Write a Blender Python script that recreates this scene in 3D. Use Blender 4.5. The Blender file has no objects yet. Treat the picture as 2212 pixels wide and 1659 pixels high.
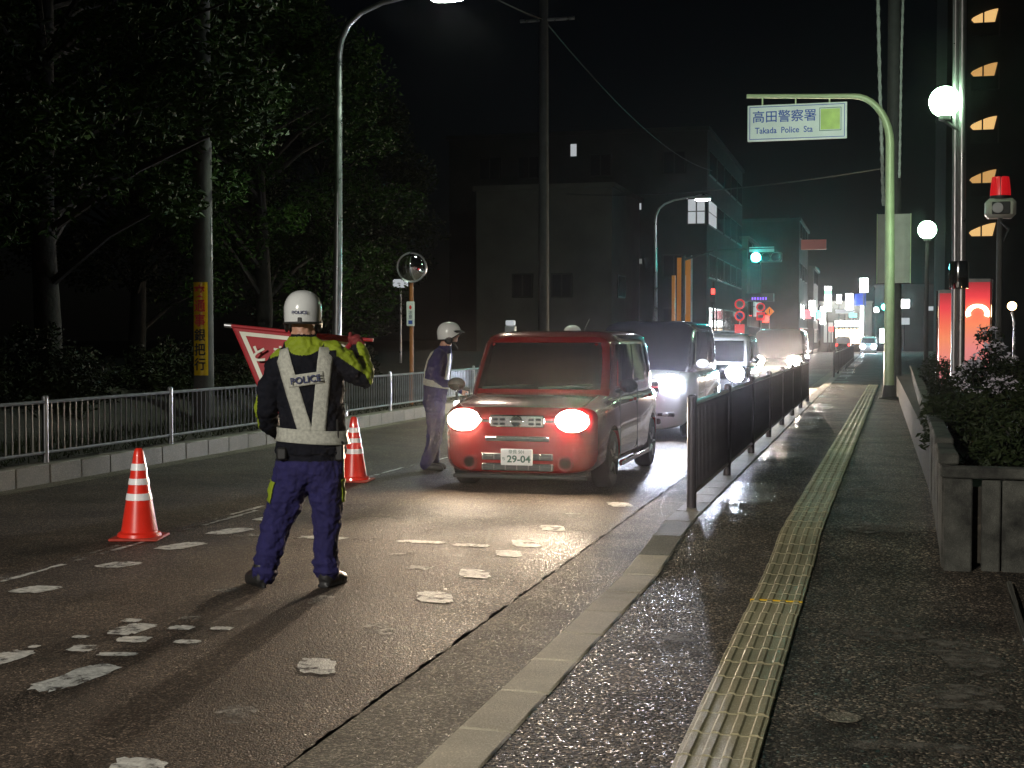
import bpy, bmesh, math, random
from math import radians, sin, cos, pi
from mathutils import Vector, Matrix, Euler
from mathutils.bvhtree import BVHTree

random.seed(7)
S = bpy.context.scene
COL = S.collection

# ------------------------------------------------------------------ camera
YAW = math.atan(789 / 2950)
PITCH = math.atan(100.5 / 2950)
cam_d = bpy.data.cameras.new('camera')
cam = bpy.data.objects.new('camera', cam_d)
COL.objects.link(cam)
cam.location = (0, 0, 1.57)
cam.rotation_euler = (radians(90) - PITCH, 0, YAW)
cam_d.sensor_width = 36
cam_d.lens = 2950 / 2212 * 36
cam_d.clip_end = 2000
S.camera = cam

# ------------------------------------------------------------------ world, ambient fill, exposure
W = bpy.data.worlds.new('World'); S.world = W
W.use_nodes = True
nt = W.node_tree
bg = nt.nodes['Background']
sky = nt.nodes.new('ShaderNodeTexSky')
sky.sky_type = 'NISHITA'
sky.sun_disc = False
sky.sun_elevation = radians(35)
sky.sun_rotation = radians(200)
nt.links.new(sky.outputs[0], bg.inputs[0])
bg.inputs[1].default_value = 0.00022
sun_d = bpy.data.lights.new('ambient_fill', 'SUN')  # dim sun lamp added as general fill from behind the camera
sun_d.energy = 0.007
sun_d.angle = radians(12)
sun_d.color = (1.0, 0.93, 0.85)
sun = bpy.data.objects.new('ambient_fill', sun_d)
COL.objects.link(sun)
_d = Vector((sin(radians(200)), cos(radians(200)), 0)) * cos(radians(35)) + Vector((0, 0, sin(radians(35))))
sun.rotation_euler = (-_d).to_track_quat('-Z', 'Y').to_euler()
S.view_settings.view_transform = 'Standard'
S.view_settings.look = 'None'
S.view_settings.exposure = 0.15
S.view_settings.gamma = 1.0
S.render.engine = 'CYCLES'
cy = S.cycles
cy.use_denoising = True
cy.sample_clamp_indirect = 3.0
cy.sample_clamp_direct = 0.0
cy.caustics_reflective = False
cy.caustics_refractive = False
cy.max_bounces = 6
cy.diffuse_bounces = 3
cy.glossy_bounces = 3
cy.volume_bounces = 0
cy.transparent_max_bounces = 8

# ------------------------------------------------------------------ materials
M = {}


def _nodes(name):
    m = bpy.data.materials.new(name)
    m.use_nodes = True
    n = m.node_tree.nodes
    return m, m.node_tree, n['Principled BSDF']


def mat(name, col, rough=0.6, metal=0.0, var=0.15, scale=8.0, bump=0.0, coat=0.0, spec=0.5, bscale=None, rvar=0.0):
    """procedural paint, plastic, cloth or metal: colour broken up by noise"""
    m, t, b = _nodes(name)
    tc = t.nodes.new('ShaderNodeTexCoord')
    nz = t.nodes.new('ShaderNodeTexNoise')
    nz.inputs['Scale'].default_value = scale
    nz.inputs['Detail'].default_value = 5
    t.links.new(tc.outputs['Object'], nz.inputs['Vector'])
    rp = t.nodes.new('ShaderNodeMapRange')
    rp.inputs[1].default_value = 0.3; rp.inputs[2].default_value = 0.7
    rp.inputs[3].default_value = 1 - var; rp.inputs[4].default_value = 1 + var
    t.links.new(nz.outputs[0], rp.inputs[0])
    mx = t.nodes.new('ShaderNodeVectorMath'); mx.operation = 'SCALE'
    mx.inputs[0].default_value = col[:3]
    t.links.new(rp.outputs[0], mx.inputs['Scale'])
    t.links.new(mx.outputs[0], b.inputs['Base Color'])
    b.inputs['Roughness'].default_value = rough
    if rvar:
        r2 = t.nodes.new('ShaderNodeMapRange')
        r2.inputs[1].default_value = 0.3; r2.inputs[2].default_value = 0.7
        r2.inputs[3].default_value = max(0.02, rough - rvar); r2.inputs[4].default_value = min(1, rough + rvar)
        t.links.new(nz.outputs[0], r2.inputs[0]); t.links.new(r2.outputs[0], b.inputs['Roughness'])
    b.inputs['Metallic'].default_value = metal
    b.inputs['Specular IOR Level'].default_value = spec
    b.inputs['Coat Weight'].default_value = coat
    b.inputs['Coat Roughness'].default_value = 0.05
    if bump:
        n2 = t.nodes.new('ShaderNodeTexNoise')
        n2.inputs['Scale'].default_value = bscale or scale * 4
        n2.inputs['Detail'].default_value = 6
        t.links.new(tc.outputs['Object'], n2.inputs['Vector'])
        bp = t.nodes.new('ShaderNodeBump')
        bp.inputs['Strength'].default_value = bump
        bp.inputs['Distance'].default_value = 0.02
        t.links.new(n2.outputs[0], bp.inputs['Height'])
        t.links.new(bp.outputs[0], b.inputs['Normal'])
    M[name] = m
    return m


def emit(name, col, strength):
    m, t, b = _nodes(name)
    b.inputs['Base Color'].default_value = (col[0] * .5, col[1] * .5, col[2] * .5, 1)
    b.inputs['Emission Color'].default_value = (*col, 1)
    b.inputs['Emission Strength'].default_value = strength
    b.inputs['Roughness'].default_value = 0.3
    M[name] = m
    return m


def aggregate(name, dark, light, scale, rough, bump, wet=0.0, dist=0.006, spec=0.5, patch=0.35, glint=0.0, wetx=None, pscale=0.9, knee=0.72):
    """asphalt or concrete: separate stones by Voronoi cells, large stains, wet patches by noise"""
    m, t, b = _nodes(name)
    L = t.links.new
    N = t.nodes.new
    tc = N('ShaderNodeNewGeometry')
    vo = N('ShaderNodeTexVoronoi'); vo.inputs['Scale'].default_value = scale
    L(tc.outputs['Position'], vo.inputs['Vector'])
    sp = N('ShaderNodeSeparateColor'); L(vo.outputs['Color'], sp.inputs[0])
    cr = N('ShaderNodeValToRGB')
    cr.color_ramp.elements[0].color = (*dark, 1)
    cr.color_ramp.elements[1].color = (*light, 1)
    e = cr.color_ramp.elements.new(knee); e.color = tuple(d * 0.8 + l * 0.2 for d, l in zip(dark, light)) + (1,)
    L(sp.outputs[0], cr.inputs[0])
    nz = N('ShaderNodeTexNoise'); nz.inputs['Scale'].default_value = pscale; nz.inputs['Detail'].default_value = 8
    nz.inputs['Roughness'].default_value = 0.62
    L(tc.outputs['Position'], nz.inputs['Vector'])
    mr = N('ShaderNodeMapRange')
    mr.inputs[1].default_value = 0.32; mr.inputs[2].default_value = 0.68
    mr.inputs[3].default_value = 1 - patch; mr.inputs[4].default_value = 1 + patch
    L(nz.outputs[0], mr.inputs[0])
    mx = N('ShaderNodeVectorMath'); mx.operation = 'SCALE'
    L(cr.outputs[0], mx.inputs[0]); L(mr.outputs[0], mx.inputs['Scale'])
    L(mx.outputs[0], b.inputs['Base Color'])
    nw = N('ShaderNodeTexNoise'); nw.inputs['Scale'].default_value = 0.55; nw.inputs['Detail'].default_value = 6
    L(tc.outputs['Position'], nw.inputs['Vector'])
    mw = N('ShaderNodeMapRange')
    mw.inputs[1].default_value = 0.42; mw.inputs[2].default_value = 0.6
    mw.inputs[3].default_value = rough; mw.inputs[4].default_value = max(0.08, rough - wet)
    if wetx is None:
        L(nw.outputs[0], mw.inputs[0])
    else:
        sx = N('ShaderNodeSeparateXYZ'); L(tc.outputs['Position'], sx.inputs[0])
        wx = N('ShaderNodeMapRange'); wx.inputs[1].default_value = wetx[1]; wx.inputs[2].default_value = wetx[0]
        L(sx.outputs[0], wx.inputs[0])
        wm = N('ShaderNodeMath'); wm.operation = 'MULTIPLY'; L(nw.outputs[0], wm.inputs[0]); L(wx.outputs[0], wm.inputs[1])
        wy = N('ShaderNodeMapRange'); wy.inputs[1].default_value = 7.5; wy.inputs[2].default_value = 10.5; wy.inputs[3].default_value = 0.72
        L(sx.outputs[1], wy.inputs[0])
        w2 = N('ShaderNodeMath'); w2.operation = 'MULTIPLY'; L(wm.outputs[0], w2.inputs[0]); L(wy.outputs[0], w2.inputs[1])
        L(w2.outputs[0], mw.inputs[0])
    if glint:
        g = N('ShaderNodeMath'); g.operation = 'GREATER_THAN'; g.inputs[1].default_value = 0.9
        L(sp.outputs[1], g.inputs[0])
        mm = N('ShaderNodeMath'); mm.operation = 'MULTIPLY_ADD'; mm.inputs[1].default_value = -glint
        L(g.outputs[0], mm.inputs[0]); L(mw.outputs[0], mm.inputs[2])
        L(mm.outputs[0], b.inputs['Roughness'])
    else:
        L(mw.outputs[0], b.inputs['Roughness'])
    b.inputs['Specular IOR Level'].default_value = spec
    n3 = N('ShaderNodeTexNoise'); n3.inputs['Scale'].default_value = scale * 0.35; n3.inputs['Detail'].default_value = 4
    L(tc.outputs['Position'], n3.inputs['Vector'])
    ad = N('ShaderNodeMath'); ad.operation = 'MULTIPLY_ADD'; ad.inputs[1].default_value = -0.8
    L(vo.outputs['Distance'], ad.inputs[0]); L(n3.outputs[0], ad.inputs[2])
    bp = N('ShaderNodeBump'); bp.inputs['Strength'].default_value = bump; bp.inputs['Distance'].default_value = dist
    L(ad.outputs[0], bp.inputs['Height']); L(bp.outputs[0], b.inputs['Normal'])
    M[name] = m
    return m


aggregate('asphalt', (0.018, 0.0145, 0.012), (0.30, 0.23, 0.17), 115, 0.76, 0.9, 0.12, glint=0.34, spec=0.28, knee=0.82, pscale=1.4, patch=0.4)
aggregate('footway', (0.005, 0.005, 0.005), (0.36, 0.29, 0.21), 88, 0.82, 1.0, 0.5, dist=0.010, glint=0.42, patch=0.7, spec=0.28, wetx=(-1.0, -.45), pscale=1.6, knee=0.84)
aggregate('gutter_concrete', (0.085, 0.077, 0.058), (0.36, 0.32, 0.24), 110, 0.85, 0.8, 0.05, spec=0.25, glint=0.3, pscale=2.2)
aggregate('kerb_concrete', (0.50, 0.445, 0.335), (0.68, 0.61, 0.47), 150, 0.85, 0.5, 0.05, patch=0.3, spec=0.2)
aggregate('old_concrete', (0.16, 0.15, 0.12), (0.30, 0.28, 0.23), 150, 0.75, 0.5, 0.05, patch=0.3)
aggregate('planter_concrete', (0.055, 0.055, 0.046), (0.09, 0.09, 0.076), 240, 0.85, 0.9, 0.05, patch=0.85, pscale=4.5)
aggregate('earth', (0.02, 0.017, 0.012), (0.06, 0.05, 0.035), 30, 0.9, 0.9)
aggregate('tactile_rubber', (0.31, 0.275, 0.16), (0.48, 0.43, 0.27), 170, 0.62, 0.35, 0.1, patch=0.3, spec=0.3)
mat('road_paint', (0.62, 0.62, 0.58), 0.6, var=0.3, scale=26, bump=0.5, bscale=120)
mat('worn_paint', (0.28, 0.27, 0.24), 0.65, var=0.6, scale=45, bump=0.6, bscale=120)
mat('galvanised', (0.42, 0.43, 0.44), 0.33, 0.85, 0.15, 5, rvar=0.1)
mat('steel', (0.75, 0.74, 0.72), 0.08, 1.0, 0.05, 5)
mat('brushed_steel', (0.30, 0.29, 0.29), 0.35, 0.8, 0.1, 5, rvar=.1)
mat('dark_rail', (0.08, 0.07, 0.075), 0.38, 0.3, 0.2, 6)
mat('light_rail', (0.3, 0.31, 0.32), 0.32, 0.7, 0.2, 6)
mat('pale_pole', (0.46, 0.52, 0.30), 0.4, 0.1, 0.12, 4)
mat('pole_concrete', (0.085, 0.082, 0.077), 0.85, 0, 0.2, 5, 0.3)
mat('dark_pole', (0.05, 0.048, 0.045), 0.8, 0, 0.2, 5, 0.2)
mat('cone_red', (0.85, 0.035, 0.018), 0.33, 0, 0.08, 6, coat=0.3)
mat('cone_white', (0.92, 0.92, 0.92), 0.3, 0, 0.04, 10)
mat('cone_base', (0.42, 0.05, 0.03), 0.6, 0, 0.25, 14)
mat('jacket', (0.007, 0.008, 0.013), 0.85, 0, 0.25, 12, 0.35, bscale=260, spec=0.15)
mat('trousers', (0.023, 0.021, 0.090), 0.82, 0, 0.2, 10, 0.35, bscale=260, spec=0.2)
mat('hi_vis', (0.23, 0.30, 0.008), 0.7, 0, 0.12, 14, 0.25, bscale=200)
mat('reflective', (0.50, 0.50, 0.43), 0.42, 0.15, 0.22, 55, 0.5, bscale=220)
mat('boot', (0.02, 0.02, 0.02), 0.45, 0, 0.2, 10, 0.2)
mat('glove', (0.16, 0.014, 0.016), 0.75, 0, 0.2, 14, 0.2)
mat('skin', (0.45, 0.24, 0.16), 0.5, 0, 0.1, 14)
mat('hair', (0.01, 0.009, 0.008), 0.6, 0, 0.2, 40)
mat('helmet_white', (0.66, 0.68, 0.66), 0.22, 0, 0.05, 6, coat=0.5)
mat('rubber_black', (0.012, 0.012, 0.012), 0.55, 0, 0.2, 12)
mat('flag_red', (0.30, 0.010, 0.016), 0.6, 0, 0.12, 9, 0.2, bscale=300)
mat('flag_white', (0.62, 0.62, 0.52), 0.55, 0, 0.06, 9)
mat('ink_navy', (0.012, 0.02, 0.09), 0.6, 0, 0.05)
mat('ink_black', (0.012, 0.012, 0.012), 0.6, 0, 0.05)
mat('ink_green', (0.01, 0.10, 0.06), 0.5, 0, 0.05)
mat('sign_blue', (0.03, 0.08, 0.40), 0.45, 0, 0.08)
mat('sign_white', (0.72, 0.74, 0.72), 0.4, 0, 0.06, 3)
mat('sign_lime', (0.45, 0.62, 0.10), 0.4, 0, 0.15, 4)
mat('sign_red', (0.70, 0.03, 0.03), 0.4, 0, 0.06)
mat('sign_glow_red', (0.70, 0.03, 0.03), 0.4, 0, 0.06)
mat('sign_glow_orange', (0.75, 0.20, 0.01), 0.4, 0, 0.08)
for _n, _c, _e in (('sign_glow_red', (1, .06, .07), .5), ('sign_glow_orange', (1, .25, .02), .45)):  # road signs: lamplight they return is put in as weak emission
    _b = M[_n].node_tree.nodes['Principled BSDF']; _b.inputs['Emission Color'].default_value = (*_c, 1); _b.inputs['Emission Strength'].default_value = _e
mat('sign_orange', (0.75, 0.20, 0.01), 0.4, 0, 0.08)
mat('sign_yellow', (0.78, 0.50, 0.01), 0.28, 0, 0.1, 8)
mat('paint_red', (0.30, 0.006, 0.009), 0.22, 0.35, 0.04, 3, coat=1.0)
mat('paint_white', (0.72, 0.72, 0.74), 0.25, 0.0, 0.03, 3, coat=1.0)
mat('paint_navy', (0.012, 0.013, 0.035), 0.2, 0.3, 0.05, 3, coat=1.0)
mat('paint_black', (0.012, 0.012, 0.014), 0.2, 0.3, 0.05, 3, coat=1.0)
mat('paint_silver', (0.45, 0.45, 0.46), 0.25, 0.7, 0.04, 3, coat=1.0)
mat('car_glass', (0.006, 0.006, 0.008), 0.04, 0, 0.05, 3, spec=0.6)
mat('chrome', (0.85, 0.85, 0.85), 0.12, 1.0, 0.04)
mat('grille_dark', (0.05, 0.05, 0.05), 0.4, 0.3, 0.1)
mat('tyre', (0.014, 0.014, 0.014), 0.75, 0, 0.2, 20)
mat('rim', (0.42, 0.42, 0.42), 0.3, 0.8, 0.1)
mat('plate_white', (0.88, 0.90, 0.88), 0.4, 0, 0.03)
mat('mirror', (0.92, 0.93, 0.95), 0.015, 1.0, 0.02)
mat('pole_orange', (0.30, 0.10, 0.02), 0.5, 0, 0.2, 8)
mat('bark', (0.018, 0.015, 0.012), 0.9, 0, 0.35, 6, 0.8, bscale=14)
mat('wall_dark', (0.045, 0.043, 0.043), 0.85, 0, 0.2, 0.7, 0.2)
mat('wall_pale', (0.10, 0.095, 0.085), 0.85, 0, 0.2, 0.7, 0.2)
mat('wall_brown', (0.16, 0.12, 0.10), 0.85, 0, 0.2, 0.7, 0.2)
mat('frame_dark', (0.03, 0.03, 0.03), 0.5, 0.3, 0.1)
mat('window_dark', (0.02, 0.022, 0.026), 0.06, 0, 0.1, 0.5)
mat('cable', (0.03, 0.03, 0.03), 0.6, 0, 0.1)
mat('cable_pale', (0.45, 0.47, 0.42), 0.4, 0, 0.2, 20)
mat('stone_panel', (0.22, 0.20, 0.19), 0.3, 0, 0.2, 6)
mat('box_beige', (0.34, 0.33, 0.28), 0.5, 0, 0.1, 5)
mat('petal', (0.6, 0.55, 0.62), 0.6, 0, 0.25, 20)


def holes(name, th0, th1):
    m = M[name]; t = m.node_tree; b = t.nodes['Principled BSDF']
    tc = t.nodes.new('ShaderNodeTexCoord')
    nz = t.nodes.new('ShaderNodeTexNoise'); nz.inputs['Scale'].default_value = 7; nz.inputs['Detail'].default_value = 12
    nz.inputs['Roughness'].default_value = 0.75
    t.links.new(tc.outputs['Object'], nz.inputs['Vector'])
    r = t.nodes.new('ShaderNodeMapRange'); r.inputs[1].default_value = th0; r.inputs[2].default_value = th1
    t.links.new(nz.outputs[0], r.inputs[0]); t.links.new(r.outputs[0], b.inputs['Alpha'])


holes('road_paint', 0.385, 0.50)
holes('worn_paint', 0.44, 0.62)


def leaf_mat(name, c0, c1):
    m, t, b = _nodes(name)
    tc = t.nodes.new('ShaderNodeTexCoord')
    nz = t.nodes.new('ShaderNodeTexNoise'); nz.inputs['Scale'].default_value = 1.6; nz.inputs['Detail'].default_value = 6
    t.links.new(tc.outputs['Object'], nz.inputs['Vector'])
    cr = t.nodes.new('ShaderNodeValToRGB')
    cr.color_ramp.elements[0].position = 0.35; cr.color_ramp.elements[1].position = 0.68
    cr.color_ramp.elements[0].color = (*c0, 1); cr.color_ramp.elements[1].color = (*c1, 1)
    t.links.new(nz.outputs[0], cr.inputs[0])
    t.links.new(cr.outputs[0], b.inputs['Base Color'])
    b.inputs['Roughness'].default_value = 0.6
    b.inputs['Specular IOR Level'].default_value = 0.12
    M[name] = m


leaf_mat('leaf_dark', (0.009, 0.022, 0.004), (0.04, 0.085, 0.010))
leaf_mat('leaf_olive', (0.008, 0.012, 0.004), (0.024, 0.032, 0.010))
leaf_mat('leaf_shrub', (0.010, 0.017, 0.006), (0.03, 0.04, 0.015))

emit('headlamp_warm', (1.0, 0.80, 0.58), 240)
emit('headlamp_cool', (0.78, 0.84, 1.0), 380)
emit('headlamp_far', (1.0, 0.84, 0.62), 800)
emit('lamp_white', (0.90, 1.0, 0.93), 90)
emit('lamp_far', (0.92, 0.95, 1.0), 150)
emit('globe_glow', (0.55, 1.0, 0.62), 42)
emit('signal_green', (0.03, 0.80, 0.70), 900)
emit('signal_red', (1.0, 0.04, 0.03), 5)
emit('beacon_red', (1.0, 0.012, 0.02), 0.28)
emit('window_lit', (0.80, 0.84, 0.88), 0.45)
emit('window_dim', (0.80, 0.84, 0.80), 0.14)
emit('window_warm', (1.0, 0.60, 0.22), 0.75)
emit('shop_white', (0.95, 1.0, 0.98), 22.0)
emit('shop_green', (0.35, 1.0, 0.55), 1.6)
emit('shop_warm', (1.0, 0.66, 0.40), 12)
emit('shop_blue', (0.05, 0.09, 0.5), 0.12)
emit('shop_pink', (1.0, 0.30, 0.24), 0.09)
emit('shop_pink2', (1.0, 0.25, 0.30), 1.2)
emit('shop_cyan', (0.2, 0.9, 0.85), 2.0)
emit('window_warm2', (1.0, 0.55, 0.18), 0.5)
emit('purple_led', (0.25, 0.08, 1.0), 2)
emit('torch_glow', (0.85, 0.90, 1.0), 25)
emit('orange_sign', (1.0, 0.36, 0.02), 0.16)
emit('orange_sign_text', (1.0, 0.70, 0.45), 0.2)
emit('ring_reflection', (1.0, 0.72, 0.38), 14)  # bright arc of the panel reflection, put in as emission
emit('warm_glow', (1.0, 0.62, 0.28), 12)


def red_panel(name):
    """polished panel: its red reflection painted in as emission, brightest at mid height"""
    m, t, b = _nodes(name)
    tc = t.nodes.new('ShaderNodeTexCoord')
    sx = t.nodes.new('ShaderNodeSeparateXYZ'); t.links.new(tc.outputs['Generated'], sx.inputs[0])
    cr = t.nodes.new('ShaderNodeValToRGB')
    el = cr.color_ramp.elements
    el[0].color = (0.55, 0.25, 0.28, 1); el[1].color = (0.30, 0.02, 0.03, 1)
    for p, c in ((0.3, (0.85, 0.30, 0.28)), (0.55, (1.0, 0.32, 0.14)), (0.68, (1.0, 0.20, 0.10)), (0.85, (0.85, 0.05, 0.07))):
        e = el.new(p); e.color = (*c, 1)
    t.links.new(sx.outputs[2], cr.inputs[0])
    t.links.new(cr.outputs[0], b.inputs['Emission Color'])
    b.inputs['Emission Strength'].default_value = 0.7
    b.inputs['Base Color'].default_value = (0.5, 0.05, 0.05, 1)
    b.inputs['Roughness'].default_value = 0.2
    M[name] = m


red_panel('red_reflection')


# ------------------------------------------------------------------ mesh helpers
class MB:
    def __init__(self):
        self.v = []; self.f = []

    def add(self, vs, fs):
        o = len(self.v)
        self.v += [tuple(p) for p in vs]
        self.f += [tuple(i + o for i in f) for f in fs]
        return self

    def box(self, x0, x1, y0, y1, z0, z1):
        vs = [(x, y, z) for z in (z0, z1) for y in (y0, y1) for x in (x0, x1)]
        return self.add(vs, [(0, 2, 3, 1), (4, 5, 7, 6), (0, 1, 5, 4), (2, 6, 7, 3), (0, 4, 6, 2), (1, 3, 7, 5)])

    def rbox(self, x0, x1, y0, y1, z0, z1, r=0.01):
        """box with chamfered edges"""
        bm = bmesh.new()
        bmesh.ops.create_cube(bm, size=1)
        for v in bm.verts:
            v.co = Vector(((x0 + x1) / 2 + v.co.x * (x1 - x0), (y0 + y1) / 2 + v.co.y * (y1 - y0), (z0 + z1) / 2 + v.co.z * (z1 - z0)))
        bmesh.ops.bevel(bm, geom=bm.edges[:], offset=r, segments=1, affect='EDGES', profile=0.5)
        bm.verts.index_update()
        vs = [v.co[:] for v in bm.verts]; fs = [[v.index for v in f.verts] for f in bm.faces]
        bm.free()
        return self.add(vs, fs)

    def loft(self, rings, cap=True, closed=True):
        n = len(rings[0]); vs = [p for r in rings for p in r]; fs = []
        for i in range(len(rings) - 1):
            for j in range(n if closed else n - 1):
                k = (j + 1) % n
                fs.append((i * n + j, i * n + k, (i + 1) * n + k, (i + 1) * n + j))
        if cap:
            fs.append(tuple(range(n - 1, -1, -1)))
            fs.append(tuple((len(rings) - 1) * n + j for j in range(n)))
        return self.add(vs, fs)

    def tube(self, path, radii, n=12, cap=True):
        """tube along a path; radius a number or (across, up) pair per point"""
        P = [Vector(p) for p in path]
        if not hasattr(radii, '__len__'):
            radii = [radii] * len(P)
        rings = []
        up = None
        for i, p in enumerate(P):
            d = (P[min(i + 1, len(P) - 1)] - P[max(i - 1, 0)]).normalized()
            if up is None:
                up = Vector((0, 1, 0)) if abs(d.y) < 0.8 else Vector((0, 0, 1))
            s = d.cross(up).normalized()
            up = s.cross(d).normalized()
            r = radii[i]
            a, b = (r, r) if not hasattr(r, '__len__') else r
            rings.append([tuple(p + s * (a * cos(2 * pi * k / n)) + up * (b * sin(2 * pi * k / n))) for k in range(n)])
        return self.loft(rings, cap)

    def lathe(self, prof, n=24, c=(0, 0, 0), axis='z'):
        rings = []
        for r, h in prof:
            ring = []
            for k in range(n):
                a = 2 * pi * k / n
                x, y = r * cos(a), r * sin(a)
                if axis == 'z': q = (c[0] + x, c[1] + y, c[2] + h)
                elif axis == 'y': q = (c[0] + x, c[1] + h, c[2] - y)
                else: q = (c[0] + h, c[1] + x, c[2] + y)
                ring.append(q)
            rings.append(ring)
        return self.loft(rings)

    def ell(self, c, r, n=16, m=10):
        rings = []
        for i in range(1, m):
            t = pi * i / m
            rings.append([(c[0] + r[0] * sin(t) * cos(2 * pi * k / n), c[1] + r[1] * sin(t) * sin(2 * pi * k / n), c[2] - r[2] * cos(t)) for k in range(n)])
        o = len(self.v)
        self.loft(rings, cap=False)
        b = len(self.v)
        self.v += [(c[0], c[1], c[2] - r[2]), (c[0], c[1], c[2] + r[2])]
        for k in range(n):
            self.f.append((o + (k + 1) % n, o + k, b))
            self.f.append((o + (m - 2) * n + k, o + (m - 2) * n + (k + 1) % n, b + 1))
        return self

    def torus(self, c, R, r, axis='y', n=28, m=8):
        fs = []; vs = []
        for i in range(n):
            a = 2 * pi * i / n
            for j in range(m):
                b = 2 * pi * j / m
                q = R + r * cos(b)
                x, z, y = q * cos(a), q * sin(a), r * sin(b)
                if axis == 'y': vs.append((c[0] + x, c[1] + y, c[2] + z))
                elif axis == 'x': vs.append((c[0] + y, c[1] + x, c[2] + z))
                else: vs.append((c[0] + x, c[1] + z, c[2] + y))
        for i in range(n):
            for j in range(m):
                fs.append((i * m + j, ((i + 1) % n) * m + j, ((i + 1) % n) * m + (j + 1) % m, i * m + (j + 1) % m))
        return self.add(vs, fs)

    def poly(self, pts, t, axis='z'):
        """flat outline with thickness t along an axis"""
        n = len(pts)
        if axis == 'z': vs = [(x, y, z) for z in (0, t) for x, y in pts]
        else: vs = [(x, z, y) for z in (0, t) for x, y in pts]
        fs = [tuple(range(n)), tuple(range(2 * n - 1, n - 1, -1))] + [(i, (i + 1) % n, n + (i + 1) % n, n + i) for i in range(n)]
        return self.add(vs, fs)

    def mesh(self, name, smooth=True, angle=40):
        me = bpy.data.meshes.new(name)
        me.from_pydata(self.v, [], self.f)
        bm = bmesh.new(); bm.from_mesh(me)
        bmesh.ops.recalc_face_normals(bm, faces=bm.faces)
        bm.to_mesh(me); bm.free()
        if smooth:
            me.shade_smooth()
            me.set_sharp_from_angle(angle=radians(angle))
        return me

    def build(self, name, material, parent=None, loc=(0, 0, 0), rot=(0, 0, 0), smooth=True, angle=40):
        return place(name, self.mesh(name, smooth, angle), material, parent, loc, rot)


def place(name, me, material=None, parent=None, loc=(0, 0, 0), rot=(0, 0, 0)):
    o = bpy.data.objects.new(name, me)
    if material and not me.materials:
        me.materials.append(M[material] if isinstance(material, str) else material)
    COL.objects.link(o)
    o.location = loc; o.rotation_euler = rot
    if parent: o.parent = parent
    return o


def thing(name, label, cat, loc=(0, 0, 0), rz=0.0, group=None):
    o = bpy.data.objects.new(name, None); COL.objects.link(o)
    o.empty_display_size = 0.1
    o.location = loc; o.rotation_euler = (0, 0, rz)
    return tag(o, label, cat, group)


def tag(o, label, cat, group=None):
    o['label'] = label; o['category'] = cat
    if group: o['group'] = group
    return o


def struct(o, kind='structure'):
    o['kind'] = kind
    return o


def dup(root, loc, rz, label, group=None):
    r = root.copy(); COL.objects.link(r); r.location = loc; r.rotation_euler = (0, 0, rz); r['label'] = label
    if group: r['group'] = group
    for ch in list(root.children):
        c = ch.copy(); COL.objects.link(c); c.parent = r
        for g in ch.children:
            d = g.copy(); COL.objects.link(d); d.parent = c
    return r


def lamp(kind, name, parent, loc, energy, color, rot=(0, 0, 0), size=0.1, angle=120, blend=0.3):
    d = bpy.data.lights.new(name, kind)
    d.energy = energy; d.color = color
    d.shadow_soft_size = size
    if kind == 'SPOT':
        d.spot_size = radians(angle); d.spot_blend = blend
    o = bpy.data.objects.new(name, d); COL.objects.link(o)
    o.location = loc; o.rotation_euler = rot
    if parent: o.parent = parent
    return o


def text(body, size, material, parent, loc, rot=(pi / 2, 0, 0), bold=0.0, sx=1.0, depth=0.002, align='CENTER', name='lettering'):
    c = bpy.data.curves.new('lettering', 'FONT')
    c.body = body; c.size = size; c.extrude = depth; c.offset = bold
    c.align_x = align; c.align_y = 'CENTER'; c.resolution_u = 3
    t = bpy.data.objects.new('lettering_curve', c); COL.objects.link(t)
    dg = bpy.context.evaluated_depsgraph_get(); dg.update()
    me = bpy.data.meshes.new_from_object(t.evaluated_get(dg))
    bpy.data.objects.remove(t); bpy.data.curves.remove(c)
    me.materials.clear(); me.materials.append(M[material])
    o = bpy.data.objects.new(name, me); COL.objects.link(o)
    o.location = loc; o.rotation_euler = rot; o.scale = (sx, 1, 1)
    if parent: o.parent = parent
    return o


def bake(me, mods):
    """apply modifiers to a mesh through the depsgraph"""
    t = bpy.data.objects.new('bake', me); COL.objects.link(t)
    for typ, props in mods:
        m = t.modifiers.new(typ, typ)
        for k, v in props.items(): setattr(m, k, v)
    dg = bpy.context.evaluated_depsgraph_get(); dg.update()
    out = bpy.data.meshes.new_from_object(t.evaluated_get(dg))
    bpy.data.objects.remove(t)
    return out


def bvh_of(mb):
    return BVHTree.FromPolygons([Vector(v) for v in mb.v], mb.f)


def noise1(x, s=0):
    return sin(x * 1.7 + s) * 0.5 + sin(x * 4.3 + s * 2.1) * 0.3 + sin(x * 9.1 + s * 3.3) * 0.2


# ================================================================== THE SETTING
def zs(y):
    """height of the footway: low across the driveway, rising to full kerb height"""
    t = min(1, max(0, (y - 8.4) / 2.3))
    return 0.03 + 0.12 * t * t * (3 - 2 * t)


def strip(x0, x1, ys, zf, ragged0=0.0, ragged1=0.0, nx=1):
    mb = MB(); vs = []; fs = []
    for y in ys:
        a = x0 + ragged0 * noise1(y * 6, 1) + ragged0 * (random.random() - .5)
        b = x1 + ragged1 * noise1(y * 6, 4) + ragged1 * (random.random() - .5)
        for i in range(nx + 1):
            vs.append((a + (b - a) * i / nx, y, zf(y)))
    for j in range(len(ys) - 1):
        for i in range(nx):
            k = j * (nx + 1) + i
            fs.append((k, k + 1, k + nx + 2, k + nx + 1))
    return mb.add(vs, fs)


def frange(a, b, s):
    n = max(1, int(round((b - a) / s)))
    return [a + (b - a) * i / n for i in range(n + 1)]


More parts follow.
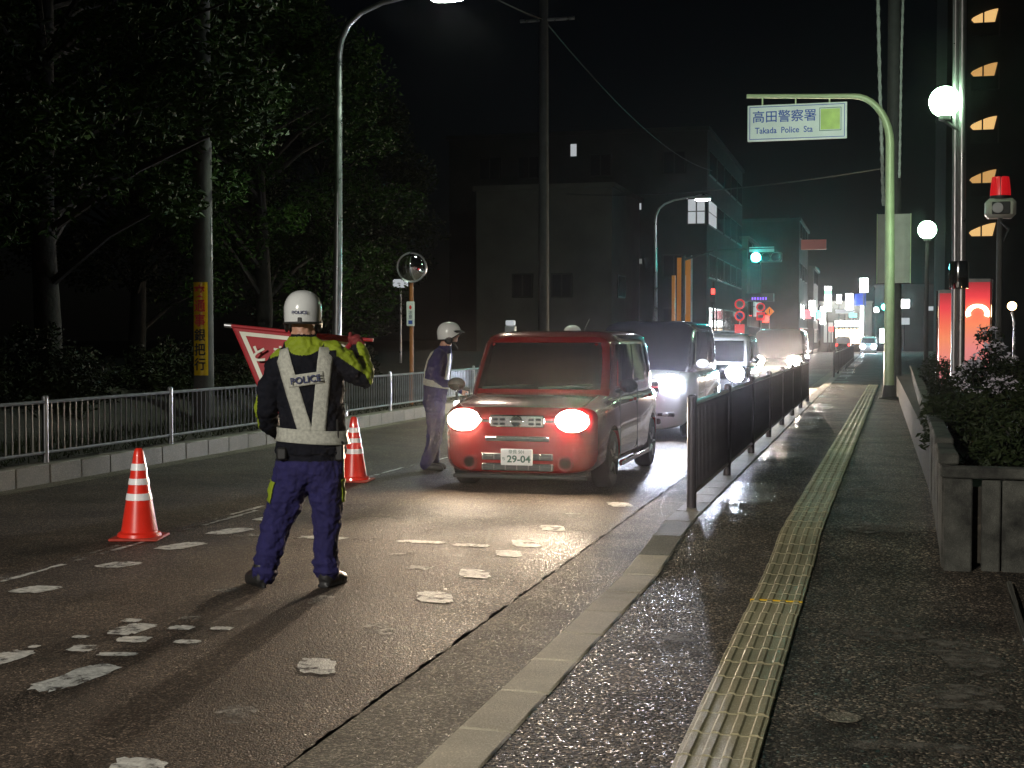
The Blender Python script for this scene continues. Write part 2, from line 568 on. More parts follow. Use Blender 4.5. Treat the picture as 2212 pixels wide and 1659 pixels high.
g = MB().box(-400, 400, -100, 700, -1.0, -0.06).build('ground', 'earth', smooth=False); struct(g)
road_y = frange(-30, 4, 2) + frange(4.0, 20, 0.06)[1:] + frange(20, 146, 1)[1:]
road = strip(-8.36, -2.092, road_y, lambda y: 0.0, 0.01, 0.016).build('road', 'asphalt'); struct(road)
cross = MB().add([(-80, 146, -0.004), (80, 146, -0.004), (80, 149, -0.004), (-80, 149, -0.004)], [(0, 1, 2, 3)]).build('road', 'asphalt'); struct(cross)
gut = strip(-2.07, -1.595, frange(-30, 146, 1), lambda y: 0.003 if y < 2 else 0.003).build('gutter', 'gutter_concrete'); struct(gut)
gut2 = strip(-8.35, -8.605, frange(-30, 146, 1), lambda y: 0.004).build('gutter', 'gutter_concrete'); struct(gut2)
sw_y = frange(-30, 3, 3) + frange(3, 12, 0.15)[1:] + frange(12, 146, 2)[1:]
foot = strip(-1.36, 14, sw_y, lambda y: zs(y) - 0.004, nx=6).build('pavement', 'footway'); struct(foot)
verge = strip(-60, -8.86, frange(-30, 146, 2), lambda y: 0.19, nx=8).build('verge', 'earth'); struct(verge)

# kerb stones, right and left
kerb = struct(bpy.data.objects.new('kerb', None)); COL.objects.link(kerb)
ks = MB().rbox(-0.115, 0.115, -0.297, 0.297, -0.22, 0, 0.012).mesh('kerb_stone')
ks.materials.append(M['kerb_concrete'])
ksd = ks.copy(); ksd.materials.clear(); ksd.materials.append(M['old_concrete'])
for i in range(92):
    y = 3.6 + 0.6 * i
    sl = math.atan((zs(y + .3) - zs(y - .3)) / .6)
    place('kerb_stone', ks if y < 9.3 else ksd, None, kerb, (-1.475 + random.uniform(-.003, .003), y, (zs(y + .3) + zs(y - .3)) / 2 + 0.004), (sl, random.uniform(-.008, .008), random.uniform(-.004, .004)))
kerb2 = struct(bpy.data.objects.new('kerb', None)); COL.objects.link(kerb2)
ks2 = MB().rbox(-0.125, 0.125, -0.298, 0.298, -0.25, 0, 0.012).mesh('kerb_stone')
ks2.materials.append(M['old_concrete'])
for i in range(90):
    y = 9.0 + 0.6 * i
    place('kerb_stone', ks2, None, kerb2, (-8.73 + random.uniform(-.004, .004), y, 0.21 + random.uniform(-.004, .004)), (0, random.uniform(-.01, .01), 0))

# tactile guiding blocks, four ribs each
tm = MB()
tm.rbox(-0.148, 0.148, -0.1455, 0.1455, -0.02, 0.004, 0.003)
for k in range(4):
    x = -0.1125 + 0.075 * k
    prof = [(x - 0.02, 0.004), (x - 0.012, 0.010), (x + 0.012, 0.010), (x + 0.02, 0.004)]
    tm.loft([[(px, y, pz) for px, pz in prof] for y in (-0.137, 0.137)])
tme = tm.mesh('tactile_block', True, 30); tme.materials.append(M['tactile_rubber'])


def tact_x(y):
    return -0.555 if y < 8.3 else -0.555 + (y - 8.3) * 0.0133


y = 4.2
while y < 42:
    sl = math.atan((zs(y + .15) - zs(y - .15)) / .3)
    b = place('tactile_block', tme, None, foot, (tact_x(y) + random.uniform(-.003, .003), y, zs(y) + 0.004 + random.uniform(0, .003)),
              (sl + random.uniform(-.008, .008), random.uniform(-.008, .008), -0.0133 if y > 8.3 else random.uniform(-.006, .006)))
    y += 0.3
# yellow joint strip across the guiding line
MB().rbox(-0.15, 0.15, -0.012, 0.012, -0.01, 0.016, 0.003).build('joint_strip', 'sign_yellow', foot, (tact_x(8.2), 8.02, zs(8.02)))

# painted marks
def worn(cx, cy_, w, l, rot=0.0, mt='road_paint', rag=0.18, slant=0.0, z=0.004):
    n = 30; pts = []
    ph = random.random() * 9
    for k in range(n):
        a = 2 * pi * k / n
        sx = abs(cos(a)) ** 0.55 * (1 if cos(a) > 0 else -1); sy = abs(sin(a)) ** 0.55 * (1 if sin(a) > 0 else -1)
        r = 1 - rag * .7 * abs(noise1(k * 1.3, ph)) - rag * .4 * random.random()
        x, y = sx * w / 2 * r, sy * l / 2 * r
        x += slant * y
        pts.append((cx + x * cos(rot) - y * sin(rot), cy_ + x * sin(rot) + y * cos(rot)))
    mb = MB(); mb.add([(x, y, z) for x, y in pts], [tuple(range(n))])
    return mb.build('painted_mark', mt, road, smooth=False)


for y in (4.35, 5.15, 6.01, 6.86, 7.80, 8.65, 9.52, 10.02, 10.9, 11.8, 12.6):
    f = random.uniform(0.75, 1.0)
    worn(-2.57 + (0.25 if y > 12 else 0), y, 0.26 * f, 0.38 * f, 0.0, 'road_paint' if f > .82 else 'worn_paint', 0.22, -0.35)
for y in (5.6, 6.5, 7.4, 8.36, 9.24, 10.05, 10.9):
    worn(-5.05, y, 0.25, 0.42 if y > 9 else 0.28, 0.0, 'road_paint', 0.2, 0.25)
for x in (-4.75, -4.18, -3.80, -3.36, -2.95):
    worn(x, 9.88 + random.uniform(-.06, .06), random.uniform(.3, .5), 0.17, 0, random.choice(['road_paint', 'worn_paint']), 0.35)
for x, y, w, l, r in ((-3.56, 5.52, .22, .62, -.12), (-4.12, 5.72, .2, .5, -.1), (-3.86, 6.52, .2, .34, -.1), (-3.72, 6.30, .2, .16, .2), (-3.62, 6.62, .16, .12, 0),
                      (-3.70, 6.86, .14, .12, .3), (-3.86, 6.05, .16, .16, .1), (-3.98, 6.72, .12, .1, 0), (-3.62, 5.98, .22, .09, .2), (-3.42, 6.32, .16, .1, .1), (-3.40, 6.66, .14, .1, 0),
                      (-4.02, 6.28, .1, .08, 0), (-4.12, 6.02, .06, .07, 0), (-3.55, 7.2, .1, .16, .2), (-3.9, 7.7, .15, .2, 0), (-3.2, 7.55, .15, .3, .1), (-3.0, 8.8, .2, .3, 0), (-3.3, 9.3, .25, .16, 0)):
    worn(x, y, w, l, r, 'road_paint' if x < -3.35 and y < 6.8 else 'worn_paint', 0.3)
# double centre line, flaked away in places
for off in (-0.045, 0.045):
    y = 4.5
    while y < 60:
        l = random.uniform(.25, 1.1)
        if random.random() < 0.86:
            ys = frange(y, y + l, 0.06)
            strip(-5.47 + off - 0.022, -5.47 + off + 0.022, ys, lambda q: 0.004, 0.012, 0.012).build('painted_line', 'road_paint' if random.random() < .6 else 'worn_paint', road, smooth=False)
        y += l + random.uniform(.01, .12)


# dried silt and a small valve cover on the footway
mat('silt', (0.15, 0.135, 0.11), 0.85, var=0.35, scale=20, bump=0.4, bscale=90)
holes('silt', 0.42, 0.60)
for x, y, w, l, r in ((.42, 6.9, .34, .9, .3), (.34, 6.1, .5, .5, 0), (.05, 7.3, .5, .35, .4), (.15, 5.3, .6, .16, .1), (.2, 4.9, .5, .12, 0), (-.95, 6.8, .25, .5, .1), (.0, 10.5, .5, .6, 0), (-.1, 13.0, .4, .9, 0)):
    o = worn(x, y, w, l, r, 'silt', .4, z=0)
    o.parent = foot; o.name = 'silt_patch'; o.location.z = zs(y) + .0025
MB().lathe([(.072, 0), (.072, .003), (.060, .004), (.056, .002), (.02, .003)], 28).build('valve_cover', 'gutter_concrete', foot, (-.12, 5.65, zs(5.65)))

# ================================================================== RAILINGS
def railing(name, label, x, posts, h, pitch, base, mt, r, group=None, skew=0.0, limit=300, top=None):
    t = thing(name, label, 'railing', (x, posts[0], 0), 0, group)
    pm = MB().tube([(0, 0, -0.12), (0, 0, h)], r * 2.1, 10).ell((0, 0, h), (r * 2.1, r * 2.1, r * 1.4)).mesh('post'); pm.materials.append(M[mt])
    y0 = posts[0]
    for p in posts:
        place('post', pm, None, t, (skew * (p - y0), p - y0, base(p)))
    bm_ = MB().tube([(0, 0, 0.13), (0, 0, h - 0.06)], r * 0.75, 6, cap=False).mesh('baluster'); bm_.materials.append(M[mt])
    rest = MB(); cnt = 0
    for a, b in zip(posts, posts[1:]):
        za, zb = base(a), base(b)
        for zz, rr in ((h - 0.05, r * 1.25), (0.12, r * 1.1)):
            MB().tube([(skew * (a - y0), a - y0, za + zz), (skew * (b - y0), b - y0, zb + zz)], rr, 8).build('rail', mt, t)
        n = int((b - a) / pitch)
        for i in range(1, n):
            y = a + (b - a) * i / n
            z = za + (zb - za) * i / n
            cnt += 1
            if cnt <= limit:
                place('baluster', bm_, None, t, (skew * (y - y0), y - y0, z))
            else:
                rest.tube([(skew * (y - y0), y - y0, z + .13), (skew * (y - y0), y - y0, z + h - .06)], r * .75, 5, cap=False)
    if rest.v:
        o = rest.build('balusters', mt, t); o['kind'] = 'stuff'
    return t


railing('railing', 'dark metal railing with close upright bars standing on the kerb beside the tactile paving', -1.485,
        [11.35 + 2.78 * i for i in range(8)], 0.92, 0.098, zs, 'dark_rail', 0.019)
railing('railing', 'farther dark railing beyond the gap in the kerbside railing, near the sign gantry', -1.485,
        [50 + 5 * i for i in range(9)], 0.92, 0.25, zs, 'dark_rail', 0.019, limit=150)
railing('railing', 'light metal railing with thin upright bars along the raised kerb below the trees', -8.74,
        [10.3 + 2.72 * i for i in range(20)], 0.72, 0.118, lambda y: 0.2, 'light_rail', 0.016, limit=260)


# ================================================================== STREET LAMPS
def street_lamp(label, loc, power, group, tint=(0.90, 1.0, 0.92), lens='lamp_white', lean=0.0, angle=150, aim=None, blend=.35):
    t = thing('street_lamp', label, 'street lamp', loc, 0, group)
    path = [(0, 0, 0), (0, 0, 1.0), (0, 0, 3.0), (-0.02, 0, 5.0), (-0.03, 0, 6.3), (0.01, 0, 6.65), (0.13, 0, 6.98), (0.36, 0, 7.24), (0.75, 0, 7.44), (1.3, 0, 7.56), (1.7, 0, 7.6)]
    path = [(x + lean * (6.6 - z), y, z if z < 6.31 else 6.3 + (z - 6.3) * .74) for x, y, z in path]
    rad = [.085, .082, .074, .064, .056, .053, .05, .046, .042, .038, .036]
    MB().tube(path, rad, 14).build('pole', 'galvanised', t)
    MB().lathe([(.16, 0), (.16, .02), (.10, .03), (.095, .25), (.086, .27)], 16).build('base_flange', 'galvanised', t)
    hx = 1.95
    hd = MB().loft([[(hx + s * cos(2 * pi * k / 16) * .36, s * sin(2 * pi * k / 16) * .15, z) for k in range(16)] for s, z in ((.92, 7.16), (1, 7.19), (1, 7.24), (.8, 7.32), (.4, 7.36))]).build('lamp_head', 'galvanised', t)
    MB().loft([[(hx + s * cos(2 * pi * k / 16) * .32, s * sin(2 * pi * k / 16) * .12, z) for k in range(16)] for s, z in ((.3, 7.085), (.75, 7.10), (.95, 7.13), (.98, 7.155))]).build('lamp_lens', lens, t)
    if power:
        rot = (0, 0, 0) if aim is None else (Vector(aim) - Vector((loc[0] + hx, loc[1], loc[2] + 7.05))).to_track_quat('-Z', 'Y').to_euler()
        lamp('SPOT', 'street_light', t, (hx, 0, 7.05), power, tint, rot, 0.12, angle, blend)
    return t


SL = 'tall street lamps with curved arms along the railing'
street_lamp('grey street lamp with curved arm rising beside the round traffic mirror', (-9.0, 22.2, 0.15), 950, SL, (.80, 1.0, .74), lean=-0.018, angle=138, blend=.6)
street_lamp('distant street lamp lit white beside the corner with lit office windows', (-9.0, 57.0, 0.15), 700, SL, (0.92, 0.95, 1.0), 'lamp_far')
street_lamp('unseen street lamp of the same row, behind the camera', (-9.0, -11.0, 0.15), 15500, SL, (1.0, 0.95, 0.86), angle=50, aim=(-3.1, 6.2, 0.0), blend=.9)  # out of view; beam narrowed onto road and officers, away from the trees

# ================================================================== VEHICLES
def sring(y, a, zb, zt, n=5.0, N=40):
    zc, b = (zb + zt) / 2, (zt - zb) / 2
    out = []
    for k in range(N):
        t = 2 * pi * (k + .5) / N
        c, s = cos(t), sin(t)
        out.append((a * math.copysign(abs(c) ** (2 / n), c), y, zc + b * math.copysign(abs(s) ** (2 / n), s)))
    return out


class Car:
    """a boxy car: front at y = 0 looking along -y, x across, z up"""

    def __init__(self, name, label, cat, loc, rz, p, group='cars queuing at the checkpoint'):
        self.p = p
        self.t = thing(name, label, cat, loc, rz, group)
        L, hw = p['L'], p['hw']
        rings = [sring(y, a * hw, zb, zt, p.get('n', 5)) for y, a, zb, zt in p['stations']]
        bm = MB().loft(rings)
        me = bm.mesh('body', True, 35)
        cut = MB()
        for y in p['axles']:
            for s in (-1, 1):
                cut.lathe([(p['wr'] + .06, -.25), (p['wr'] + .06, .25)], 28, (s * (hw - .02), y, p['wr'] - .01), 'x')
        cm = cut.mesh('cut')
        co = bpy.data.objects.new('cut', cm); COL.objects.link(co)
        body = bake(me, [('BOOLEAN', dict(object=co, operation='DIFFERENCE', solver='EXACT'))])
        bpy.data.objects.remove(co)
        body.materials.clear(); body.materials.append(M[p['paint']])
        body.shade_smooth(); body.set_sharp_from_angle(angle=radians(35))
        place('body', body, None, self.t)
        bv = bvh_of(bm)
        f0 = p['gh'][1][1]
        pts = [(s_, y) for s_, y in [(-.80, f0 * .95), (-.80, f0 * .6), (-.78, .2), (-.70, .085)]] + [(x, .07) for x in (-.5, -.25, 0, .25, .5)] + [(.70, .085), (.78, .2), (.80, f0 * .6), (.80, f0 * .95)]
        path = []
        for x, y in pts:
            h = bv.ray_cast(Vector((x * hw, y, 3)), Vector((0, 0, -1)))[0]
            if h: path.append(tuple(h))
        MB().tube(path, .0045, 6).build('bonnet_seam', 'rubber_black', self.t)
        self.greenhouse()
        self.wheels()

    def gh(self, z):
        g = self.p['gh']
        for (z0, f0, r0, w0), (z1, f1, r1, w1) in zip(g, g[1:]):
            if z <= z1 or (z1, f1, r1, w1) == g[-1]:
                t = (z - z0) / (z1 - z0)
                return f0 + (f1 - f0) * t, r0 + (r1 - r0) * t, w0 + (w1 - w0) * t
        return g[-1][1:]

    def greenhouse(self):
        p = self.p; n = 7.0; N = 56
        rings = []
        for z, f, r, w in p['gh']:
            yc, b = (f + r) / 2, (r - f) / 2
            rings.append([(w * math.copysign(abs(cos(t)) ** (2 / n), cos(t)), yc + b * math.copysign(abs(sin(t)) ** (2 / n), sin(t)), z)
                          for t in (2 * pi * (k + .5) / N for k in range(N))])
        self.roof = MB().loft(rings).build('roof', p.get('roof_paint', p['paint']), self.t, angle=50)
        for z0, z1, x0, x1 in p['front_glass']:
            mb = MB(); vs = []; fs = []
            for i in range(9):
                z = z0 + (z1 - z0) * i / 8
                f, r, w = self.gh(z)
                yc, b = (f + r) / 2, (r - f) / 2
                for j in range(17):
                    x = (x0 + (x1 - x0) * j / 16) * w
                    vs.append((x, yc - b * (1 - min(.999, abs(x / w)) ** n) ** (1 / n) - .007, z))
            for i in range(8):
                for j in range(16):
                    k = i * 17 + j
                    fs.append((k, k + 1, k + 18, k + 17))
            mb.add(vs, fs).build('windscreen', 'car_glass', self.t)
        for s in (-1, 1):
            for z0, z1, y0, y1 in p['side_glass']:
                vs = []; fs = []
                for i in range(6):
                    z = z0 + (z1 - z0) * i / 5
                    f, r, w = self.gh(z)
                    yc, b = (f + r) / 2, (r - f) / 2
                    for j in range(9):
                        y = f + (r - f) * (y0 + (y1 - y0) * j / 8)
                        vs.append((s * (w * (1 - min(.999, abs((y - yc) / b)) ** n) ** (1 / n) + .007), y, z))
                for i in range(5):
                    for j in range(8):
                        k = i * 9 + j
                        fs.append((k, k + 1, k + 10, k + 9))
                MB().add(vs, fs).build('side_window', 'car_glass', self.t)

    def wheels(self):
        p = self.p; r = p['wr']
        ty = MB().lathe([(r * .62, -.09), (r * .93, -.095), (r, -.07), (r, .07), (r * .93, .095), (r * .62, .09)], 28, axis='x').mesh('tyre')
        ty.materials.append(M['tyre'])
        rm = MB().lathe([(r * .2, .06), (r * .25, .085), (r * .3, .08), (r * .5, .07), (r * .6, .088), (r * .64, .088), (r * .64, -.08), (r * .5, -.08)], 24, axis='x')
        for k in range(5):
            a = 2 * pi * k / 5
            rm.tube([(.078, r * .2 * cos(a), r * .2 * sin(a)), (.086, r * .6 * cos(a), r * .6 * sin(a))], [(.03, .012), (.022, .012)], 6)
        rme = rm.mesh('rim'); rme.materials.append(M['rim'])
        for y in p['axles']:
            for s in (-1, 1):
                w = place('tyre', ty, None, self.t, (s * (p['hw'] - .105), y, r), (0, 0, 0 if s > 0 else pi))
                w.name = 'wheel'
                place('rim', rme, None, w)

    def headlamp(self, x, y, z, rx, rz_, mt, power, color, name='headlight', aim=6, spread=105, blend=0.6):
        ry = 0.05
        o = MB().ell((x, y, z), (rx, ry, rz_), 20, 12).build(name, mt, self.t)
        MB().torus((0, 0, 0), 1.0, 0.06, 'y', 28, 6).build('bezel', 'chrome', o, (x, y + .005, z)).scale = (rx * 1.02, .3, rz_ * 1.02)
        if power:
            lamp('SPOT', 'headlight_beam', self.t, (x, y - ry - .03, z), power, color, (radians(-(90 - aim)), 0, 0), 0.05, spread, blend)
        return o

    def mirrors(self, x, y, z, mt):
        for s in (-1, 1):
            o = MB().ell((s * x, y, z), (.10, .055, .075), 14, 10).build('wing_mirror', mt, self.t)
            MB().tube([(s * (x - .14), y + .04, z - .06), (s * (x - .05), y, z - .04)], .022, 8).build('mirror_arm', 'grille_dark', o)

    def seams(self, ys, z0, z1, belt):
        for s in (-1, 1):
            for y in ys:
                MB().box(s * (self.p['hw'] - .004) - .004, s * (self.p['hw'] - .004) + .006, y - .004, y + .004, z0, z1).build('door_seam', 'rubber_black', self.t, smooth=False)

    def handle(self, y, z):
        for s in (-1, 1):
            MB().rbox(s * self.p['hw'] - .012, s * self.p['hw'] + .03, y, y + .18, z, z + .035, .01).build('door_handle', self.p['paint'], self.t)

    def plate(self, z, y, lines=None):
        o = MB().rbox(-.165, .165, y - .012, y, z - .083, z + .083, .006).build('number_plate', 'plate_white', self.t)
        if lines:
            text(lines[0], .045, 'ink_green', o, (0, y - .0135, z + .052))
            text(lines[1], .098, 'ink_green', o, (.022, y - .0135, z - .022), bold=.002, sx=1.08)
            text(lines[2], .04, 'ink_green', o, (-.135, y - .0135, z - .02))
        return o


# ---- the small red boxy car stopped by the officers
P1 = dict(L=3.88, hw=.848, wr=.30, axles=(.78, 3.3), paint='paint_red', n=5.5,
          stations=[(-.015, .45, .32, .70), (0, .72, .24, .80), (.03, .83, .205, .845), (.08, .90, .185, .875), (.2, .955, .175, .915), (.5, .985, .17, .96), (.95, 1, .17, 1.0),
                    (1.3, 1, .17, 1.02), (2.4, 1, .17, 1.03), (3.5, 1, .17, 1.03), (3.75, .97, .20, 1.0), (3.84, .90, .26, .95), (3.88, .7, .4, .85)],
          gh=[(.93, .72, 3.80, .80), (1.0, .80, 3.80, .815), (1.25, .98, 3.78, .795), (1.5, 1.14, 3.73, .755), (1.58, 1.22, 3.68, .72), (1.625, 1.36, 3.55, .64), (1.645, 1.62, 3.3, .48), (1.65, 2.0, 2.9, .25)],
          front_glass=[(1.02, 1.515, -.93, .93)], side_glass=[(1.05, 1.5, .11, .40), (1.05, 1.5, .43, .68), (1.08, 1.47, .74, .93)])
cr = Car('parked_car', 'small boxy red car with warm headlights on, stopped beside the officer at its window', 'car', (-3.50, 13.3, 0), 0, P1)
T = cr.t
for s in (-1, 1):
    cr.headlamp(s * .565, .0, .735, .172, .112, 'headlamp_warm', 850, (1.0, .77, .55), aim=-1, spread=46, blend=1.0)
    o = MB().lathe([(.078, -.012), (.078, .02), (.055, .02), (.055, -.012)], 24, (s * .50, -.018, .31), 'y').build('fog_lamp', 'paint_red', T)
    MB().ell((s * .50, -.005, .31), (.05, .022, .05), 16, 8).build('fog_lamp_lens', 'car_glass', o)
    MB().rbox(s * .33 - .07, s * .33 + .07, -.024, .0, .715, .74, .006).build('grille_trim', 'chrome', T)
gr = MB().rbox(-.285, .285, -.035, .0, .665, .79, .012).build('grille', 'chrome', T)
for s in (-1, 1):
    for k in range(2):
        for q in range(2):
            MB().rbox(s * (.15 + .075 * k) - .028, s * (.15 + .075 * k) + .028, -.040, -.02, .688 + .045 * q, .712 + .045 * q, .004).build('grille_slot', 'rubber_black', gr)
em = MB().torus((0, -.046, .727), .05, .0075, 'y', 28, 8).build('emblem', 'chrome', T)
MB().rbox(-.066, .066, -.056, -.044, .715, .739, .003).build('emblem_bar', 'chrome', em)
MB().lathe([(.056, -.038), (.056, -.036)], 24, (0, 0, .727), 'y').build('emblem_ground', 'rubber_black', em)
ug = MB().rbox(-.335, .335, -.026, .0, .525, .575, .01).build('upper_grille', 'grille_dark', T)
MB().rbox(-.33, .33, -.034, -.02, .558, .568, .003).build('grille_bar', 'chrome', ug)
for z in (.225, .33):
    lg = MB().rbox(-.375, .375, -.024, .0, z, z + .075, .012).build('lower_grille', 'grille_dark', T)
    for k in range(7):
        MB().rbox(-.36 + .12 * k - .005, -.36 + .12 * k + .005, -.030, -.02, z + .008, z + .067, .002).build('grille_bar', 'chrome', lg)
    MB().rbox(-.37, .37, -.028, -.02, z + .034, z + .041, .002).build('grille_bar', 'grille_dark', lg)
cr.plate(.365, -.026, ('奈良 501', '29-04', 'ち'))
cr.mirrors(.955, 1.0, 1.06, 'paint_black')
cr.seams((1.12, 2.2), .3, 1.0, 1.0)
cr.handle(1.95, .86); cr.handle(3.0, .86)
for x0, x1 in ((-.6, -.02), (.02, .6)):
    MB().tube([(x0, .80, 1.03), (x1, .855, 1.065)], .012, 6).build('wiper', 'rubber_black', T)
MB().rbox(-.7, .7, .05, .12, .135, .18, .01).build('bumper_lip', 'rubber_black', T)
MB().tube([(.0, 3.2, 1.64), (.0, 3.55, 1.8)], .006, 6).build('antenna', 'rubber_black', T)
for s in (-1, 1):
    MB().rbox(s * .845 - .02, s * .845 + .012, 1.15, 3.0, .19, .25, .01).build('sill', 'paint_red', T)

# ---- white and dark minivan behind it
P2 = dict(L=4.7, hw=.848, wr=.32, axles=(.9, 3.7), paint='paint_white', roof_paint='paint_navy', n=5.0,
          stations=[(-.01, .5, .35, .72), (0, .74, .22, .86), (.04, .86, .18, .93), (.12, .94, .165, .98), (.35, .985, .16, 1.04), (.75, 1, .16, 1.10), (1.2, 1, .16, 1.12),
                    (4.2, 1, .16, 1.12), (4.6, .96, .22, 1.1), (4.7, .8, .4, 1.0)],
          gh=[(1.02, .45, 4.66, .80), (1.10, .60, 4.66, .82), (1.4, .98, 4.64, .80), (1.68, 1.33, 4.58, .765), (1.77, 1.48, 4.5, .73), (1.83, 1.75, 4.3, .62), (1.85, 2.2, 3.9, .4)],
          front_glass=[(1.12, 1.72, -.93, .93)], side_glass=[(1.14, 1.66, .10, .24), (1.14, 1.66, .26, .52), (1.14, 1.66, .54, .76), (1.14, 1.66, .78, .95)])
vn = Car('minivan', 'white minivan with dark upper body and bluish headlights, right behind the red car', 'van', (-3.62, 20.6, 0), 0, P2)
for s in (-1, 1):
    vn.headlamp(s * .60, .03, .86, .19, .15, 'headlamp_cool', 1000, (.78, .82, 1.0), aim=0, spread=50, blend=1.0)  # lens enlarged, glare included in its shape
    o = MB().rbox(s * .52 - .14, s * .52 + .14, -.012, .03, .36, .44, .02).build('fog_lamp_pocket', 'rubber_black', vn.t)
    MB().ell((s * .52, -.012, .40), (.05, .02, .035), 14, 8).build('fog_lamp', 'rim', o)
MB().rbox(-.42, .42, -.016, .0, .72, .90, .02).build('grille', 'grille_dark', vn.t)
MB().rbox(-.42, .42, -.026, -.01, .80, .83, .006).build('grille_bar', 'chrome', vn.t)
MB().rbox(-.45, .45, -.014, .0, .25, .34, .02).build('lower_grille', 'grille_dark', vn.t)
vn.plate(.53, -.012)
vn.mirrors(.96, .95, 1.16, 'paint_white')
vn.seams((1.2, 2.3), .3, 1.05, 1)
vn.handle(2.05, .92)

# ---- tall wagon with white roof
P3 = dict(L=3.6, hw=.74, wr=.29, axles=(.7, 3.0), paint='paint_black', roof_paint='paint_white', n=5.0,
          stations=[(-.01, .5, .35, .7), (0, .74, .24, .80), (.04, .86, .2, .86), (.12, .94, .18, .90), (.4, .99, .17, .97), (.8, 1, .17, 1.02), (3.2, 1, .17, 1.04), (3.5, .96, .22, 1.0), (3.6, .8, .4, .95)],
          gh=[(.95, .55, 3.56, .70), (1.02, .62, 3.56, .715), (1.3, .86, 3.54, .70), (1.52, 1.02, 3.48, .67), (1.60, 1.12, 3.42, .63), (1.65, 1.3, 3.3, .53), (1.67, 1.7, 2.9, .3)],
          front_glass=[(1.04, 1.5, -.93, .93)], side_glass=[(1.05, 1.48, .12, .45), (1.05, 1.48, .48, .78), (1.05, 1.48, .81, .95)])
kw = Car('wagon', 'dark tall wagon with white roof and bluish headlights, third in the queue', 'car', (-3.40, 29.3, 0), 0, P3)
for s in (-1, 1):
    kw.headlamp(s * .47, .02, .80, .20, .19, 'headlamp_cool', 1000, (.78, .82, 1.0), aim=0, spread=50, blend=1.0)  # oversize lens stands in for the blown-out glare
    kw.headlamp(s * .50, .0, .42, .10, .10, 'headlamp_cool', 0, (1, 1, 1), 'fog_lamp')
kw.plate(.5, -.012); kw.mirrors(.84, .85, 1.08, 'paint_black')
MB().rbox(-.3, .3, -.016, .0, .68, .78, .02).build('grille', 'grille_dark', kw.t)

# ---- silver car, fourth
P4 = dict(P2); P4['paint'] = 'paint_silver'; P4['roof_paint'] = 'paint_black'
sv = Car('family_car', 'tall silver car with very bright warm headlights, last in the queue', 'car', (-3.05, 43.0, 0), 0, P4)
for s in (-1, 1):
    sv.headlamp(s * .56, .02, .78, .25, .23, 'headlamp_far', 2200, (1.0, .80, .68), aim=0, spread=50, blend=1.0)  # lens far larger than real, imitating headlight glare
sv.plate(.5, -.012); sv.mirrors(.96, .95, 1.14, 'paint_silver')
MB().rbox(-.4, .4, -.016, .0, .68, .80, .02).build('grille', 'grille_dark', sv.t)

# ---- two cars far down the road
P5 = dict(P3); P5['paint'] = 'paint_white'; P5['roof_paint'] = 'paint_white'
fc = Car('distant_car', 'small distant white car with headlights on, coming out by the bright shops', 'car', (-.8, 128, 0), 0, P5)
for s in (-1, 1):
    fc.headlamp(s * .5, .0, .75, .22, .2, 'headlamp_cool', 0, (1, 1, 1))
fd = Car('distant_car', 'small distant dark car showing red tail lights in front of the bright shops', 'car', (-3.2, 138, 0), pi, P3)
for s in (-1, 1):
    MB().ell((s * .55, 3.56, .85), (.12, .06, .14)).build('tail_light', 'signal_red', fd.t)


# ================================================================== PEOPLE
def ring_tube(mb, rows, n=24):
    mb.loft([[(x + rx * cos(2 * pi * k / n), y + ry * sin(2 * pi * k / n), z) for k in range(n)] for x, y, z, rx, ry in rows])


def capped(mb, path, radii, n=14):
    mb.tube(path, radii, n)
    for p, r in ((path[0], radii[0]), (path[-1], radii[-1])):
        a = r if not hasattr(r, '__len__') else max(r)
        mb.ell(p, (a * .97, a * .97, a * .97), 12, 8)


def hand(mb, p, axis, side, k=1.0):
    """hand closed round a rod through p along axis; palm on the side given"""
    a = Vector(axis).normalized(); b = Vector(side).normalized(); b = (b - a * b.dot(a)).normalized(); c = a.cross(b)
    p = Vector(p)
    mb.ell(p + b * .032 * k, (.034 * k, .034 * k, .040 * k), 12, 8)
    for i, l in enumerate((.92, 1.0, .97, .82)):
        off = (i - 1.5) * .021 * k
        pts = [p + a * off + (b * cos(f) + c * sin(f)) * .025 * k for f in (0.15, .9, 1.7, 2.5 * l, 3.3 * l)]
        capped(mb, pts, [.0095 * k, .0095 * k, .009 * k, .0085 * k, .0075 * k], 8)
    pts = [p + a * -.040 * k + (b * cos(f) + c * sin(f)) * .027 * k for f in (-.1, -.8, -1.7, -2.4)]
    capped(mb, pts, [.012 * k, .011 * k, .010 * k, .009 * k], 8)


def person_body(mb, paint, voxel=.008, wrinkle=.010, mats=()):
    me = mb.mesh('person', False)
    tx = bpy.data.textures.new('folds', 'CLOUDS'); tx.noise_scale = .085; tx.noise_depth = 3; tx.contrast = 1.6
    tx2 = bpy.data.textures.new('creases', 'CLOUDS'); tx2.noise_scale = .035; tx2.noise_depth = 1; tx2.cloud_type = 'GRAYSCALE'; tx2.contrast = 1.3
    out = bake(me, [('REMESH', dict(mode='VOXEL', voxel_size=voxel)), ('SMOOTH', dict(factor=.5, iterations=5)),
                    ('DISPLACE', dict(texture=tx, strength=wrinkle, mid_level=.5, texture_coords='LOCAL')),
                    ('DISPLACE', dict(texture=tx2, strength=wrinkle * .6, mid_level=.5, texture_coords='LOCAL'))])
    out.materials.clear()
    for m in mats: out.materials.append(M[m])
    out.shade_smooth()
    idx = [paint(f.center, f.normal) for f in out.polygons]
    out.polygons.foreach_set('material_index', idx)
    out.update()
    return out


